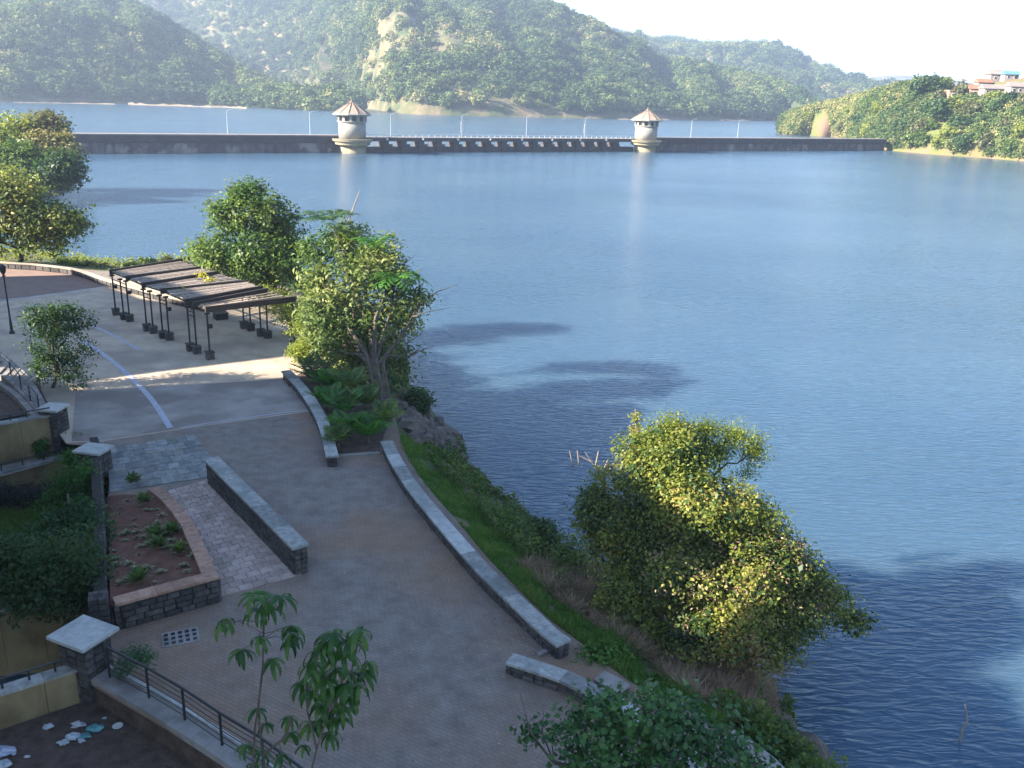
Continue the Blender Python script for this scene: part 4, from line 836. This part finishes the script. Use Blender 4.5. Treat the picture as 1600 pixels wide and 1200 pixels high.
# ------------------------------------------------------------------ grass and scrub on the bank (stuff)
def scrub(name, label, cat, ir, tr, n, h, wd, m, upz=1.0, tnoise=.5):
    V = []; T_ = []
    for _ in range(n):
        i = rng.uniform(*ir); tt = rng.uniform(*tr); p = bank_pt(i, tt); q = noise.fractal(Vector((p[0]*.8, p[1]*.8, ir[0])), .8, 2., 3)
        if q < -tnoise*.45: continue
        d = rng.normal(size=3)*.5; d[2] = upz; d /= np.linalg.norm(d); l_ = h*(.5+rng.random())*(1+.8*max(q, -.6)); s_ = np.cross(d, rng.normal(size=3)); s_ /= np.linalg.norm(s_)
        V += [p-s_*wd*.5, p+s_*wd*.5, p+d*l_]; T_.append(np.clip(.5+q*.6+rng.normal()*.2, 0, 1))
    return tag(obj(name, leaf_mesh(name, np.array(V), np.array(T_), m, 3)), label, cat, kind='stuff')
scrub('grass', 'bright green grass along the top of the bank behind the long wall', 'grass', (24, 52), (.0, .42), 26000, .16, .035, L_grass, 1.0, .9)
scrub('grass', 'rough grass between the low walls at the near end', 'grass', (14, 26), (-.0, .3), 7000, .2, .035, L_grass, 1.0, .9)
def cover(name, label, cat, ir, tr, n, size, m, h=.25, thr=-.1, asp=.6):
    C = []; T_ = []
    for _ in range(n):
        p = bank_pt(rng.uniform(*ir), rng.uniform(*tr)); q = noise.fractal(Vector((p[0]*.55, p[1]*.55, 9+ir[0])), .8, 2., 3)
        if q < thr: continue
        p = p+np.array([0, 0, rng.random()*h*(1+3*max(q, 0))]); C.append(p); T_.append(np.clip(.45+q*.4+rng.normal()*.25, 0, 1))
    C = np.array(C); Nn = rng.normal(size=C.shape)*.6+np.array([0, 0, .8]); Nn /= np.linalg.norm(Nn, axis=1)[:, None]
    return tag(obj(name, leaf_mesh(name, leaf_arrays(C, Nn, size*(.6+.8*rng.random(len(C))), asp), np.array(T_), m)), label, cat, kind='stuff')
cover('ground_cover', 'dark leafy weeds covering the lower bank towards the water', 'weeds', (22, 49), (.3, 1.0), 26000, .14, L_green, .35)
cover('ground_cover', 'tangled undergrowth on the rocks under the shore trees', 'weeds', (59, 82), (.0, .9), 12000, .2, L_dark, .6)
cover('ground_cover', 'sunlit scrub on the slope behind the far kerb', 'weeds', (82, 118), (.05, .95), 9000, .25, L_yellow, .3, .12)
scrub('dry_scrub', 'dry brown brushwood on the near bank below the big bush', 'brushwood', (14, 34), (.18, .85), 26000, .42, .035, L_dry, .5, .9)
cover('ground_cover', 'green weeds among rocks at the bottom right of the bank', 'weeds', (2, 16), (.2, 1.0), 14000, .14, L_green, .5)
# shrubs on the bank
for x, y, z, rx, ry, m, txt in ((845,840,-1.6,26,28,L_dark,'round dark green shrub at the water edge, left of the big bush'), (880,880,-1.4,30,18,L_green,'low spreading green shrub joining the bank to the big bush'), (1205,1150,-1.6,26,24,L_green,'leafy green shrub on the rocks at the bottom right'), (650,625,-1,22,18,L_dark,'dark shrub on the rocks under the broad tree'), (940,1030,-.3,34,14,L_grass,'tufty green clump between low wall and dry scrub')):
    p = at(x, y+ry*.6, z); tree('bank_shrub', txt, 'shrub', p, [pblob(x,y,p[1],rx,ry), pblob(x+rx*.4,y+ry*.4,p[1],rx*.7,ry*.6)], m, .04, 230, 12, .13, .15, .6, fill=.5)

# ------------------------------------------------------------------ the big creeper-covered bush at the water
bb = thing('creeper_covered_tree', 'huge sprawling tree smothered in yellow green creeper, leaning over the water', 'tree', at(1080, 1010, -1.8))
B1 = [(1020,740,27,75,48), (1060,700,27.2,60,38), (1090,790,25.5,80,50), (1160,820,25.5,66,46), (1210,880,24.6,58,44), (1020,850,26,80,66), (1080,900,24.3,76,64), (1150,900,24,60,56), (1000,930,24.8,66,46), (1230,960,24.3,58,42), (960,830,26.5,46,56), (1110,990,23.3,76,46), (1190,1010,23.4,58,40), (1285,935,25,40,30), (1330,968,25.2,28,15), (930,795,27,30,38), (1255,905,25,34,28), (1040,990,23.8,56,32), (1150,960,23.4,60,40)]
bl = [pblob(x,y,Yd,rx,ry) for x, y, Yd, rx, ry in B1]
limbs('trunk', bb, at(1080, 1010, -1.8), [bl[i][0] for i in (0,2,4,5,7,9,10,13)], .2)
foliage('creeper', bb, bl, L_creep, 5600, 13, .17, .115, .65, .35)
foliage('dead_vines', bb, [bl[i] for i in (4,6,7,9,11,12,16)], L_dry, 700, 8, .2, .12, .4, .2)
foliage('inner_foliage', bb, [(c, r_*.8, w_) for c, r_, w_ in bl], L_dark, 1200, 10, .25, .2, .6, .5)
# airy sprays on top
at_ = thing('airy_tree', 'airy light green feathery tree rising from the top of the creeper mass', 'tree', aty(1110, 780, 29.5)); tb = [pblob(1050,668,27.8,36,20), pblob(1100,672,27.8,34,18), pblob(1150,682,27.8,36,22), pblob(1178,705,27.8,20,30), pblob(1120,705,27.8,40,20), pblob(1010,690,27.3,28,22), pblob(1168,738,27.6,18,14,.5), pblob(1150,845,28.5,1,1,.01)]
limbs('trunk', at_, aty(1095,790,28), [b_[0] for b_ in tb[:6]], .07, None, .3, .25)
foliage('crown', at_, tb[:-1], L_yellow, 900, 11, .16, .085, .4, .9)
vs = thing('vine_spire', 'thin spire of creeper standing straight up at the left of the bush top', 'vine', aty(994,700,29)); MB().tube([aty(994,720,29), aty(993,640,29)], .03, 5).build('stem', m_deadwood, vs)
foliage('foliage', vs, [pblob(994,652,29,6,12), pblob(993,675,29,8,14), pblob(995,698,29,12,12)], L_creep, 55, 10, .06, .11)
dt = thing('dead_branches', 'bare pale pink dead branches at the left shoulder of the bush', 'branch', aty(930,750,29)); 
for pts in (((945,765),(930,730),(914,706)), ((930,730),(935,705)), ((938,745),(950,718)), ((925,722),(905,712)), ((896,730),(890,705)), ((905,728),(902,704)), ((940,750),(962,722),(966,708)), ((960,760),(955,735))):
    MB().tube([aty(x, y, 29) for x, y in pts], [.03]+[.015]*(len(pts)-1), 4).build('branch', m_deadwood, dt)
foliage('foliage', dt, [pblob(935,745,29,14,14)], L_creep, 30, 8, .1, .1)

# ------------------------------------------------------------------ right headland trees and houses
hd = ['broad','tall','small','rounded','dark','pale','thin','bushy']
n_ = 0
spots = [(1250,196),(1262,186),(1285,180),(1275,200),(1310,190),(1330,178),(1345,195),(1320,205),(1365,165),(1372,180),(1395,160),(1400,185),(1420,165),(1445,150),(1440,172),(1465,165),(1470,185),(1490,178),(1410,200),(1432,205),(1455,200),(1480,212),(1500,200),(1515,185),(1525,215),(1545,195),(1560,175),(1570,205),(1590,185),(1595,215),(1380,205),(1400,222),(1430,225),(1462,228),(1500,232),(1540,235),(1580,232),(1355,210),(1447,138),(1500,150),(1525,165),(1550,158),(1577,160),(1596,160)]
def hs(px, py):                                      # point of the headland surface seen at a pixel
    best = None
    for u in np.linspace(0, 1, 90):
        for v in np.linspace(.02, 1, 26):
            p = HS[(round(u, 6), round(v, 6))]; q = PJ[(round(u, 6), round(v, 6))]; d = (q[0]-px)**2+(q[1]-py)**2
            if best is None or d < best[0]: best = (d, p)
    return np.array(best[1])
HS = {}; PJ = {}
for u in np.linspace(0, 1, 90):
    for v in np.linspace(.02, 1, 26):
        p = rsurf(u, v); HS[(round(u, 6), round(v, 6))] = p; PJ[(round(u, 6), round(v, 6))] = prj(p)
KIND = []
for i, (m, r_) in enumerate(((L_green, 3.0), (L_yellow, 2.4), (L_dark, 3.4), (leafmat('leaf_dusty', [(.06,.075,.03), (.12,.13,.05), (.18,.17,.08)]), 2.6))):
    bl2 = [(np.array([0, 0, 3.2]), np.array([r_, r_, 2.2]), 1.), (np.array([r_*.5, .5, 2.4]), np.array([r_*.6, r_*.6, 1.6]), 1.), (np.array([-r_*.5, -.6, 2.5]), np.array([r_*.6, r_*.6, 1.7]), 1.)]
    C, Nn, sz, ti = crown_pts(bl2, 150, 9, .5, .85, .4); cm = leaf_mesh('crown', leaf_arrays(C, Nn, sz, .65), ti, m); KIND.append((cm, mesh('trunk', *(lambda b_: (b_.v, b_.f))(MB().tube([(0,0,-.5), (.1,0,1.2), (0,.1,3)], [.3,.22,.12], 6)), m_bark)))
TXT = ['mid green tree','yellow green tree','dark dense tree','dusty olive tree']
for k, (x, y) in enumerate(spots):
    p = hs(x, y+6); i = k % 4 if k not in (13, 16, 25) else 2; s_ = random.uniform(.75, 1.35)*(1.5 if k in (13,16,17) else 1)
    if x < 1300: place = 'at the low left tip of the right headland'
    elif y > 198: place = 'near the shore of the right headland'
    elif y < 166: place = 'on the crest of the right headland'
    else: place = 'on the middle slope of the right headland'
    rx_ = 'left' if x < 1400 else 'middle' if x < 1500 else 'right'
    t_ = thing('headland_tree', f'{TXT[i]} {place}, {rx_} part', 'tree', p, f'{TXT[i]}s {place}, {rx_} part'); t_.rotation_euler = (0, 0, random.uniform(0, 6)); t_.scale = (s_, s_, s_*random.uniform(.8, 1.15))
    obj('trunk', KIND[i][1], t_); obj('crown', KIND[i][0], t_)
def house(name, label, px, py, w_, d_, h, rz, wm, rm, slope=.3, flat=False, nwin=2):
    p = hs(px, py); t_ = thing(name, label, 'house', p); q = (p[0], p[1], p[2]+h/2-.5)
    MB().box(q, (w_, d_, h+1), rz).build('wall', wm, t_); z = p[2]+h
    co, si = cos(rz), sin(rz); R = lambda a, b_, c: (p[0]+a*co-b_*si, p[1]+a*si+b_*co, c)
    if flat: MB().box((p[0], p[1], z+.15), (w_+.8, d_+.8, .3), rz).build('roof', rm, t_)
    else:
        e = .5; W_, D_ = w_/2+e, d_/2+e; rr = z+D_*slope*2
        MB().add([R(-W_,-D_,z), R(W_,-D_,z), R(W_,D_,z), R(-W_,D_,z), R(-W_,0,rr), R(W_,0,rr)], [(0,1,5,4), (2,3,4,5), (0,4,3), (1,2,5), (0,3,2,1)]).build('roof', rm, t_)
    for k in range(nwin):
        a = (k+.5)/nwin*w_-w_/2; f = MB().box(R(a, -d_/2-.04, p[2]+h*.5), (1.1, .1, 1.2), rz).build('window', m_white, t_); MB().box(R(a, -d_/2-.1, p[2]+h*.5), (.85, .06, .95), rz).build('pane', m_dark, f)
    c_ = MB().box(R(w_*.36, -d_/2-.05, p[2]+.9), (.9, .1, 1.9), rz).build('door', m_beam, t_); return t_
house('shed', 'low shed with pale flat roof and dark open front on the headland crest', 1424, 140, 9, 4, 2.2, .1, m_dark, m_white, flat=True)
house('stone_house', 'roofless reddish stone house on the bare crest', 1497, 156, 11, 5, 3.4, .05, m_rubble, m_rubble, flat=True, nwin=3)
house('stone_house', 'ochre stone house with brown roof right of the bare slope', 1525, 150, 9, 5, 3.2, -.05, m_rubble, m_roofred)
house('village_house', 'white house with pale sheet roof on the hilltop', 1556, 128, 8, 6, 3.0, 0, m_damtop, m_damtop)
house('village_house', 'long house with pinkish roof on the right crest', 1548, 147, 10, 5, 2.4, .02, m_damtop, m_damtop, nwin=4)
house('village_house', 'small house with blue sheet roof under the hilltop tree', 1577, 124, 6, 4, 2.2, 0, m_damtop, m_blue)
house('village_house', 'wide low house with pink walls cut by the right edge', 1592, 146, 10, 5, 2.6, 0, m_damtop, m_damtop, nwin=4)
house('stone_house', 'small roofless ochre house left of the reddish stone house', 1474, 154, 6, 4, 2.6, 0, m_rubble, m_rubble, flat=True)
house('village_house', 'small brown roofed house between the white house and the crest trees', 1534, 138, 6, 4, 2.4, .1, m_damtop, m_roofred)
rw = thing('retaining_wall', 'pale rubble wall along the headland path by the dam end', 'wall', hs(1360, 216))
for x0_, x1_ in ((1322,1336), (1338,1350), (1352,1366), (1380,1396)):
    a, c = hs(x0_, 214), hs(x1_, 214); bar(a, c, .8, 2.4, (a[2]+c[2])/2+.6).build('wall_panel', m_damtop, rw)

# ------------------------------------------------------------------ left garden plants
def shrub(label, blobs, m, base, ncl, size, per=12, spread=.16, asp=.55, nm='garden_shrub', cat='shrub', fill=.5, r=.04):
    return tree(nm, label, cat, base, blobs, m, r, ncl, per, spread, size, asp, fill=fill)
yb = at(60, 960, -.9)[1]
shrub('dark dense shrub hanging over the stained ochre wall', [pblob(40,895,yb,70,52), pblob(110,890,yb,56,55), pblob(-20,890,yb,50,55), pblob(80,935,yb-.4,60,30), pblob(145,920,yb,26,46,.7)], L_dark, (*aty(60,960,yb+.6)[:2], -1.8), 1000, .14)
yc = at(120, 880, -.6)[1]
shrub('fresh green arching shrub spilling over the edge of the red soil bed', [pblob(110,840,yc,60,26), pblob(160,862,yc,34,20), pblob(60,845,yc,40,22), pblob(120,810,yc+.8,46,20), pblob(150,890,yc-.4,30,24)], leafmat('leaf_deep_green', [(.02,.055,.018), (.04,.10,.025), (.08,.16,.04)]), (*aty(110,880,yc+.5)[:2], -1.8), 640, .13)  # deeper green leaf colour for the arching shrub
yd = at(100, 790, -.6)[1]
shrub('upright green shrub beside the rough basalt wall with a pale bare stem', [pblob(110,765,yd,34,30), pblob(90,790,yd,30,24), pblob(130,745,yd,22,22), pblob(120,800,yd,26,22)], L_fresh, (*aty(108,810,yd)[:2], -1.8), 400, .12)
stx = thing('bare_stick', 'pale bare stake standing in the left shrubs', 'stake', at(113, 830, -.6)); a = at(113, 826, -.6); MB().tube([a, (a[0], a[1], zat(a[:2], 772))], .035, 6).build('stem', m_deadwood, stx)
ye = at(60, 800, -1.9)[1]
shrub('long dark clipped hedge below the low ochre wall', [pblob(x, 775, ye+.6, 26, 18) for x in (-40, 0, 35, 68, 98)], leafmat('leaf_purple_hedge', [(.012,.018,.016), (.022,.034,.026), (.04,.04,.035)]), (*at(40, 795, -1.9)[:2], -1.9), 520, .1, nm='hedge', cat='hedge')
for x, y, z, r_, txt in ((64,698,-1.0,12,'leafy yellow green sapling against the tall ochre wall'), (122,690,-.9,13,'leafy yellow green sapling beside the squat pier'), (108,718,-.9,12,'sapling with light leaves below the squat pier')):
    p = at(x, y+r_+6, z); shrub(txt, [pblob(x,y,p[1],r_,r_), pblob(x+4,y+8,p[1],r_*.7,r_*.7)], L_fresh, p, 70, .12, nm='sapling', cat='sapling', spread=.1, per=9)
gr = []; T_ = []
for _ in range(14000):
    x = rng.uniform(-40, 165); y = rng.uniform(797, 905); p = at(x, y, -1.9); d = rng.normal(size=3)*.4; d[2] = 1; s_ = np.cross(d, rng.normal(size=3)); s_ /= np.linalg.norm(s_); gr += [p-s_*.02, p+s_*.02, p+d*.13*(.5+rng.random())]; T_.append(rng.random())
tag(obj('grass', leaf_mesh('grass', np.array(gr), np.array(T_), L_grass, 3)), 'dull green lawn behind the hanging shrubs on the left terrace', 'grass', kind='stuff')
# red bed plants
def rosette(seed, m, n=16, L_=.16, w_=.05):
    r_ = np.random.default_rng(seed); V = []; T_ = []
    for k in range(n):
        a = r_.uniform(0, 2*pi); e = r_.uniform(.2, 1.2); d = np.array([cos(a)*cos(e), sin(a)*cos(e), sin(e)]); s_ = np.array([-sin(a), cos(a), 0]); l_ = L_*r_.uniform(.6, 1.2)
        V += [d*.01, d*l_*.55+s_*w_/2, d*l_-np.array([0, 0, .02]), d*l_*.55-s_*w_/2]; T_.append(r_.random())
    return leaf_mesh('ground_plant', np.array(V), np.array(T_), m)
RS = [rosette(i, L_pale, 34, .2, .075) for i in range(4)]; RG = [rosette(i+9, L_green, 60, .34, .09) for i in range(3)]
k = 0
while k < 60:
    u, v = random.uniform(.02, .92), random.uniform(.12, .97)
    if u > .75 and v < .5: continue
    p = bedpt(u, v); o = obj('ground_plant', random.choice(RS)); o.location = p+np.array([random.uniform(-.1,.1), random.uniform(-.1,.1), .0]); s_ = random.uniform(.6, 1.25); o.scale = (s_, s_, s_*.7); o.rotation_euler = (0, 0, random.uniform(0, 6))
    tag(o, 'small pale withered tuft planted in the red soil bed', 'plant', 'pale withered tufts in the red soil bed'); k += 1
for (x, y, f, txt) in ((208,752,.1,'dark leafy plant at the back corner of the red soil bed'), (226,783,.25,'bushy green plant with a white bloom high in the red soil bed'), (243,836,.55,'green rosette in the centre of the red soil bed'), (270,830,.5,'green rosette beside the brick coping of the bed'), (248,852,.7,'light green rosette just below the central one'), (282,862,.75,'dull green plant near the right coping of the bed'), (215,905,.95,'small green plant at the front of the bed')):
    p = at(x, y, bz(f)); o = obj('leafy_plant', random.choice(RG)); o.location = p; o.scale = (1.3, 1.3, 1.2); tag(o, txt, 'plant', 'green plants in the red soil bed')
# tiny plant behind the near tree on the promenade: thin sapling by the railing
def leafblade(seed, L_=.3, w_=.075, m=None, bend=.35):
    V = []; f = []; T_ = []; n = 6; x = z = 0.; e = .25+.05*(seed % 3)
    for i in range(n+1):
        t_ = i/n; w2 = w_*sin(pi*(.1+.88*t_))*.5*(1.15 if t_ < .5 else 1); V += [(x, -w2, z-.2*w2), (x, 0, z), (x, w2, z-.2*w2)]
        e -= (1.75+.1*(seed % 4))/n; x += cos(e)*L_/n; z += sin(e)*L_/n
    for i in range(n):
        for j in (0, 1): f.append((i*3+j, (i+1)*3+j, (i+1)*3+j+1, i*3+j+1))
    me = mesh('leaf', V, f, m, True); a = me.attributes.new('tint', 'FLOAT', 'POINT'); a.data.foreach_set('value', [seed % 7/7.]*len(V)); return me
L_umb = leafmat('leaf_umbrella', [(.02,.06,.012), (.038,.105,.02), (.09,.155,.03)], transl=.4, rough=.35)
LB = [leafblade(i, .48, .095, L_umb) for i in range(7)]
def whorl(parent, c, n, L_=1.0, droop=1.0):
    a0 = random.uniform(0, 6)
    n += 1
    for k in range(n):
        a = a0+2*pi*k/n+random.uniform(-.2, .2); o = obj('leaf', random.choice(LB), parent); q = wloc(parent); o.location = (c[0]-q[0], c[1]-q[1], c[2]-q[2])
        o.rotation_euler = (random.uniform(-.3, .3), (droop-.8)*.6+random.uniform(-.15, .15), a); s_ = L_*random.uniform(.8, 1.2); o.scale = (s_, s_, s_)
def umbrella(label, base, stems, whorls, name='umbrella_sapling', r=.018):
    t_ = thing(name, label, 'sapling', base)
    for st_ in stems: MB().tube(st_, [r*1.4]+[r]*(len(st_)-1), 6).build('stem', m_bark, t_)
    for c, n, L_, dr_ in whorls: whorl(t_, c, n, L_, dr_)
    return t_
yq = 12.6
G = lambda x, y, d=0.: aty(x, y, yq+d)
tip = G(413, 945); 
def nearest_stem(c, S_): 
    b_ = min((p for s_ in S_ for p in s_), key=lambda p: np.linalg.norm(np.array(p)-c)); return b_
w1 = [(404,952,6,.8,.9), (425,950,6,.8,.9), (346,975,5,.7,1.2), (458,990,6,.7,1.2), (413,938,7,1.05,.55), (395,928,6,.9,.6), (440,932,6,.8,.6), (352,967,6,.72,1.25), (404,995,6,.72,1.25), (378,1015,7,.78,1.25), (456,978,7,.8,1.2), (452,1000,6,.7,1.3), (426,1030,7,.78,1.2)]
w2 = [(510,1005,8,.9,.95), (545,1000,8,.9,.9), (525,1045,8,.9,1.0), (510,1060,8,.9,1.1), (540,1070,8,.9,1.1), (485,1080,7,.8,1.1), (520,1100,8,.9,1.1), (500,1125,8,.8,1.1), (570,1050,7,.8,1.1), (488,1035,7,.8,1.0), (535,1105,7,.8,1.2), (520,990,8,.95,.95), (560,985,7,.85,.9), (500,1015,8,.95,1.0), (535,1020,8,1.0,.9), (575,1035,6,.75,1.2), (550,1050,8,.95,1.0), (495,1050,8,.9,1.1), (470,1065,7,.8,1.2), (520,1075,8,.9,1.1), (545,1090,7,.8,1.25), (500,1100,8,.9,1.1), (530,1120,7,.8,1.2), (515,1145,7,.8,1.2), (485,1130,7,.8,1.1), (560,1070,6,.8,1.2)]
w3 = [(400,1108,8,.7,1.0), (415,1130,7,.6,1.1), (450,1120,7,.7,1.1), (455,1145,7,.7,1.1), (385,1165,8,.7,1.0), (410,1175,7,.7,1.0), (440,1180,6,.6,1.0), (475,1165,6,.6,1.1), (395,1195,7,.7,1.0)]
def mk(label, base, main, W_, seed):
    random.seed(seed); st_ = [[G(x, y) for x, y in ln] for ln in main]; dense = []
    for ln in main:
        for (xa, ya), (xb, yb_) in zip(ln, ln[1:]):
            for k in range(6): dense.append(G(xa+(xb-xa)*k/6, ya+(yb_-ya)*k/6))
    wh = []; tw = []
    for (x, y, n, L_, dr_) in W_:
        c = G(x, y, random.uniform(-.35, .35)); below = [p for p in dense if p[2] < c[2]+.05] or dense; b_ = min(below, key=lambda p: np.linalg.norm(p-c)); wh.append((c, n, L_, dr_)); tw.append([b_, (b_+c)/2+np.array([0, 0, .06]), c])
    t_ = umbrella(label, base, st_, wh)
    for q_ in tw: MB().tube(q_, .007, 4).build('leaf_stalk', m_bark, t_)
mk('tall thin sapling with drooping umbrella leaf clusters in front of the promenade', G(392, 1240), [[(392,1260), (398,1140), (404,1100), (411,1040), (412,990), (413,940)]], w1, 3)
mk('bushier sapling with thick drooping leaf clusters right of the thin one', G(490, 1250), [[(470,1270), (495,1170), (515,1110), (520,1060), (530,1010), (525,985)], [(515,1110), (548,1055), (562,990)], [(495,1170), (480,1110), (478,1070)]], w2, 4)
mk('low leafy sapling at the bottom edge beside the iron railing', G(420, 1260), [[(425,1270), (410,1180), (403,1110)], [(410,1180), (448,1150), (455,1120)]], w3, 5)
# sapling by the railing
random.seed(11); b0 = at(176, 1122, -1.0); tp = aty(205, 1045, b0[1]+.3); t_ = thing('papaya_sapling', 'small sapling with a feathery green head growing beside the near railing', 'sapling', b0)
MB().tube([b0, aty(183,1090,b0[1]+.1), aty(192,1062,b0[1]+.2), tp], [.03,.022,.02,.015], 6).build('stem', m_bark, t_)
foliage('foliage', t_, [pblob(212,1028,tp[1],26,14), pblob(195,1045,tp[1],16,10,.6), pblob(235,1030,tp[1],14,9,.6)], leafmat('leaf_blue_green', [(.03,.08,.035), (.05,.12,.05), (.09,.17,.07)]), 120, 8, .08, .12, .3)

# big leaved tree at the bottom
random.seed(5); rng = np.random.default_rng(5)
yt = 14.5; bt = thing('big_leaved_tree', 'dark green large leaved tree rising from below at the bottom edge', 'tree', aty(1020, 1290, yt))
tb2 = [pblob(1020,1130,yt,80,55), pblob(940,1125,yt,60,45), pblob(1080,1150,yt,75,45), pblob(960,1165,yt,90,40), pblob(1140,1170,yt,60,40), pblob(870,1155,yt,50,30), pblob(1020,1190,yt,110,40), pblob(830,1150,yt,26,14,.6), pblob(1190,1190,yt,34,22,.6), pblob(1000,1085,yt,34,20,.7), pblob(910,1190,yt,60,26)]
limbs('trunk', bt, aty(1020, 1330, yt), [b_[0] for b_ in tb2], .1)
L_big = leafmat('leaf_big_green', [(.018,.06,.018), (.036,.10,.026), (.085,.17,.045)], transl=.3, rough=.4)
foliage('foliage', bt, tb2, L_big, 420, 9, .13, .125, .8, .5)['kind'] = 'stuff'
def round_leaf(seed):
    V = [(0,0,0)]; 
    for k in range(7):
        a = -1.15+2.3*k/6; V.append((.05+.055*cos(a)*1.15, .05*sin(a)*1.2, -.012*abs(sin(a))-.004))
    f = [(0, k, k+1) for k in range(1, 7)]; me = mesh('leaf', V, f, L_big); a = me.attributes.new('tint', 'FLOAT', 'POINT'); a.data.foreach_set('value', [random.random()]*len(V)); return me
RL = [round_leaf(i) for i in range(8)]
C, Nn, sz, ti = crown_pts(tb2, 60, 5, .12, 1.0, .12)
for c, n_ in zip(C, Nn):
    if n_[2] < 0: n_ = -n_
    o = obj('leaf', random.choice(RL), bt); q = wloc(bt); o.location = (c[0]-q[0], c[1]-q[1], c[2]-q[2]+.02); o.rotation_mode = 'QUATERNION'
    o.rotation_quaternion = (Vector((0, 0, 1)).rotation_difference(Vector(tuple(n_)))) @ Matrix.Rotation(random.uniform(0, 6.28), 3, 'Z').to_quaternion(); s_ = random.uniform(1.1, 1.7); o.scale = (s_, s_, s_)

# ------------------------------------------------------------------ stick in the water
p = at(1500, 1160, WZ); sk = thing('bare_stick', 'thin pale stick standing upright in the dark water at the bottom right', 'stick', p)
MB().tube([(p[0], p[1], WZ-.5), (p[0]-.02, p[1], WZ+.4), (p[0]+.1, p[1]+.05, WZ+.75), aty(1508, 1100, p[1]+.1)], [.035,.03,.03,.018], 6).build('stem', m_deadwood, sk)

# ------------------------------------------------------------------ litter
def crumple(seed, s_, flat=.4):
    r_ = np.random.default_rng(seed); V = []; f = []; n = 8; m_ = 5
    for i in range(m_+1):
        th_ = pi*i/m_
        for k in range(n): ph = 2*pi*k/n; q = r_.uniform(.5, 1.2); V.append((sin(th_)*cos(ph)*s_*q, sin(th_)*sin(ph)*s_*q*.7, cos(th_)*s_*flat*q))
    for i in range(m_):
        for k in range(n): f.append((i*n+k, i*n+(k+1) % n, (i+1)*n+(k+1) % n, (i+1)*n+k))
    return V, f
for k, (x, y, s_, m, txt) in enumerate(((75,1135,.16,m_litter,'small white crumpled packet below the ochre wall'), (122,1132,.2,plain('grey_bag',(.38,.36,.38)),'greyish crumpled bag topmost in the litter heap'), (112,1150,.22,m_litter,'white torn bag at the left of the teal litter'), (132,1150,.18,m_teal,'teal crumpled plastic in the middle of the litter heap'), (148,1138,.22,m_teal,'larger teal plastic sheet at the right of the litter heap'), (98,1160,.17,m_litter,'white scrap at the lower left of the litter heap'), (127,1157,.12,m_litter,'white cup remains below the teal plastic'), (5,1175,.3,plain('lilac_bag',(.36,.38,.48)),'bluish grey bag at the left edge'), (22,1178,.08,m_litter,'tiny white scrap beside the bluish bag'), (42,1182,.08,m_litter,'tiny white scrap right of the bluish bag'), (163,1122,.07,m_litter,'small white scrap near the concrete edge'), (5,1195,.25,m_litter,'white bag in the bottom left corner'))):
    V, f = crumple(k, s_); p = at(x, y, -.64); o = obj('plastic_litter', mesh('plastic_litter', V, f, m)); o.location = p; tag(o, txt, 'litter', 'litter on the dark soil')
p = at(184, 1135, -.68); o = obj('paper_plate', mesh('paper_plate', *(lambda b_: (b_.v, b_.f))(MB().lathe([(.02,0), (.09,0), (.13,.02), (.13,.025), (.02,.01)], (0,0,0), 16)), m_white)); o.location = p; tag(o, 'round white paper plate on the dark soil', 'plate')
for x, y, z, txt in ((652,705,-.7,'white torn plastic bag on the weeds beside the long wall'), (1002,1057,-.4,'white plastic scrap in the grass near the stub of wall')):
    V, f = crumple(int(x), .22); o = obj('plastic_litter', mesh('plastic_litter', V, f, m_litter)); o.location = at(x, y, z); tag(o, txt, 'litter')

C = []
for _ in range(900):
    k = random.random(); x, y = (random.uniform(560, 860), 0) if k < .6 else (random.uniform(360, 900), random.uniform(760, 1190))
    if k < .6: y = 735+(x-590)*1.02+abs(random.gauss(0, 1))*38; x -= 8
    p = at(x, y, .012); C.append(p)
C = np.array(C); Nn = np.tile([0., 0, 1.], (len(C), 1))+rng.normal(size=C.shape)*.12
tag(obj('fallen_leaves', leaf_mesh('fallen_leaves', leaf_arrays(C, Nn, .03+.05*rng.random(len(C)), .6), rng.random(len(C)), L_dry)), 'small dry leaves scattered over the promenade by the long wall', 'fallen leaves', kind='stuff')
# ------------------------------------------------------------------ the air
hz = bpy.data.materials.new('haze_air'); hz.use_nodes = True; N = hz.node_tree.nodes; N.remove(N['Principled BSDF']); pv = N.new('ShaderNodeVolumePrincipled')
pv.inputs['Color'].default_value = (.56,.69,.92, 1); pv.inputs['Density'].default_value = .00027; pv.inputs['Anisotropy'].default_value = .25
hz.node_tree.links.new(pv.outputs[0], N['Material Output'].inputs['Volume'])
o = MB().box((0, 2700, 155), (9600, 7000, 340)).build('haze', hz); o['kind'] = 'stuff'; o['label'] = 'pale blue haze filling the air over the lake and hills'; o.visible_shadow = True
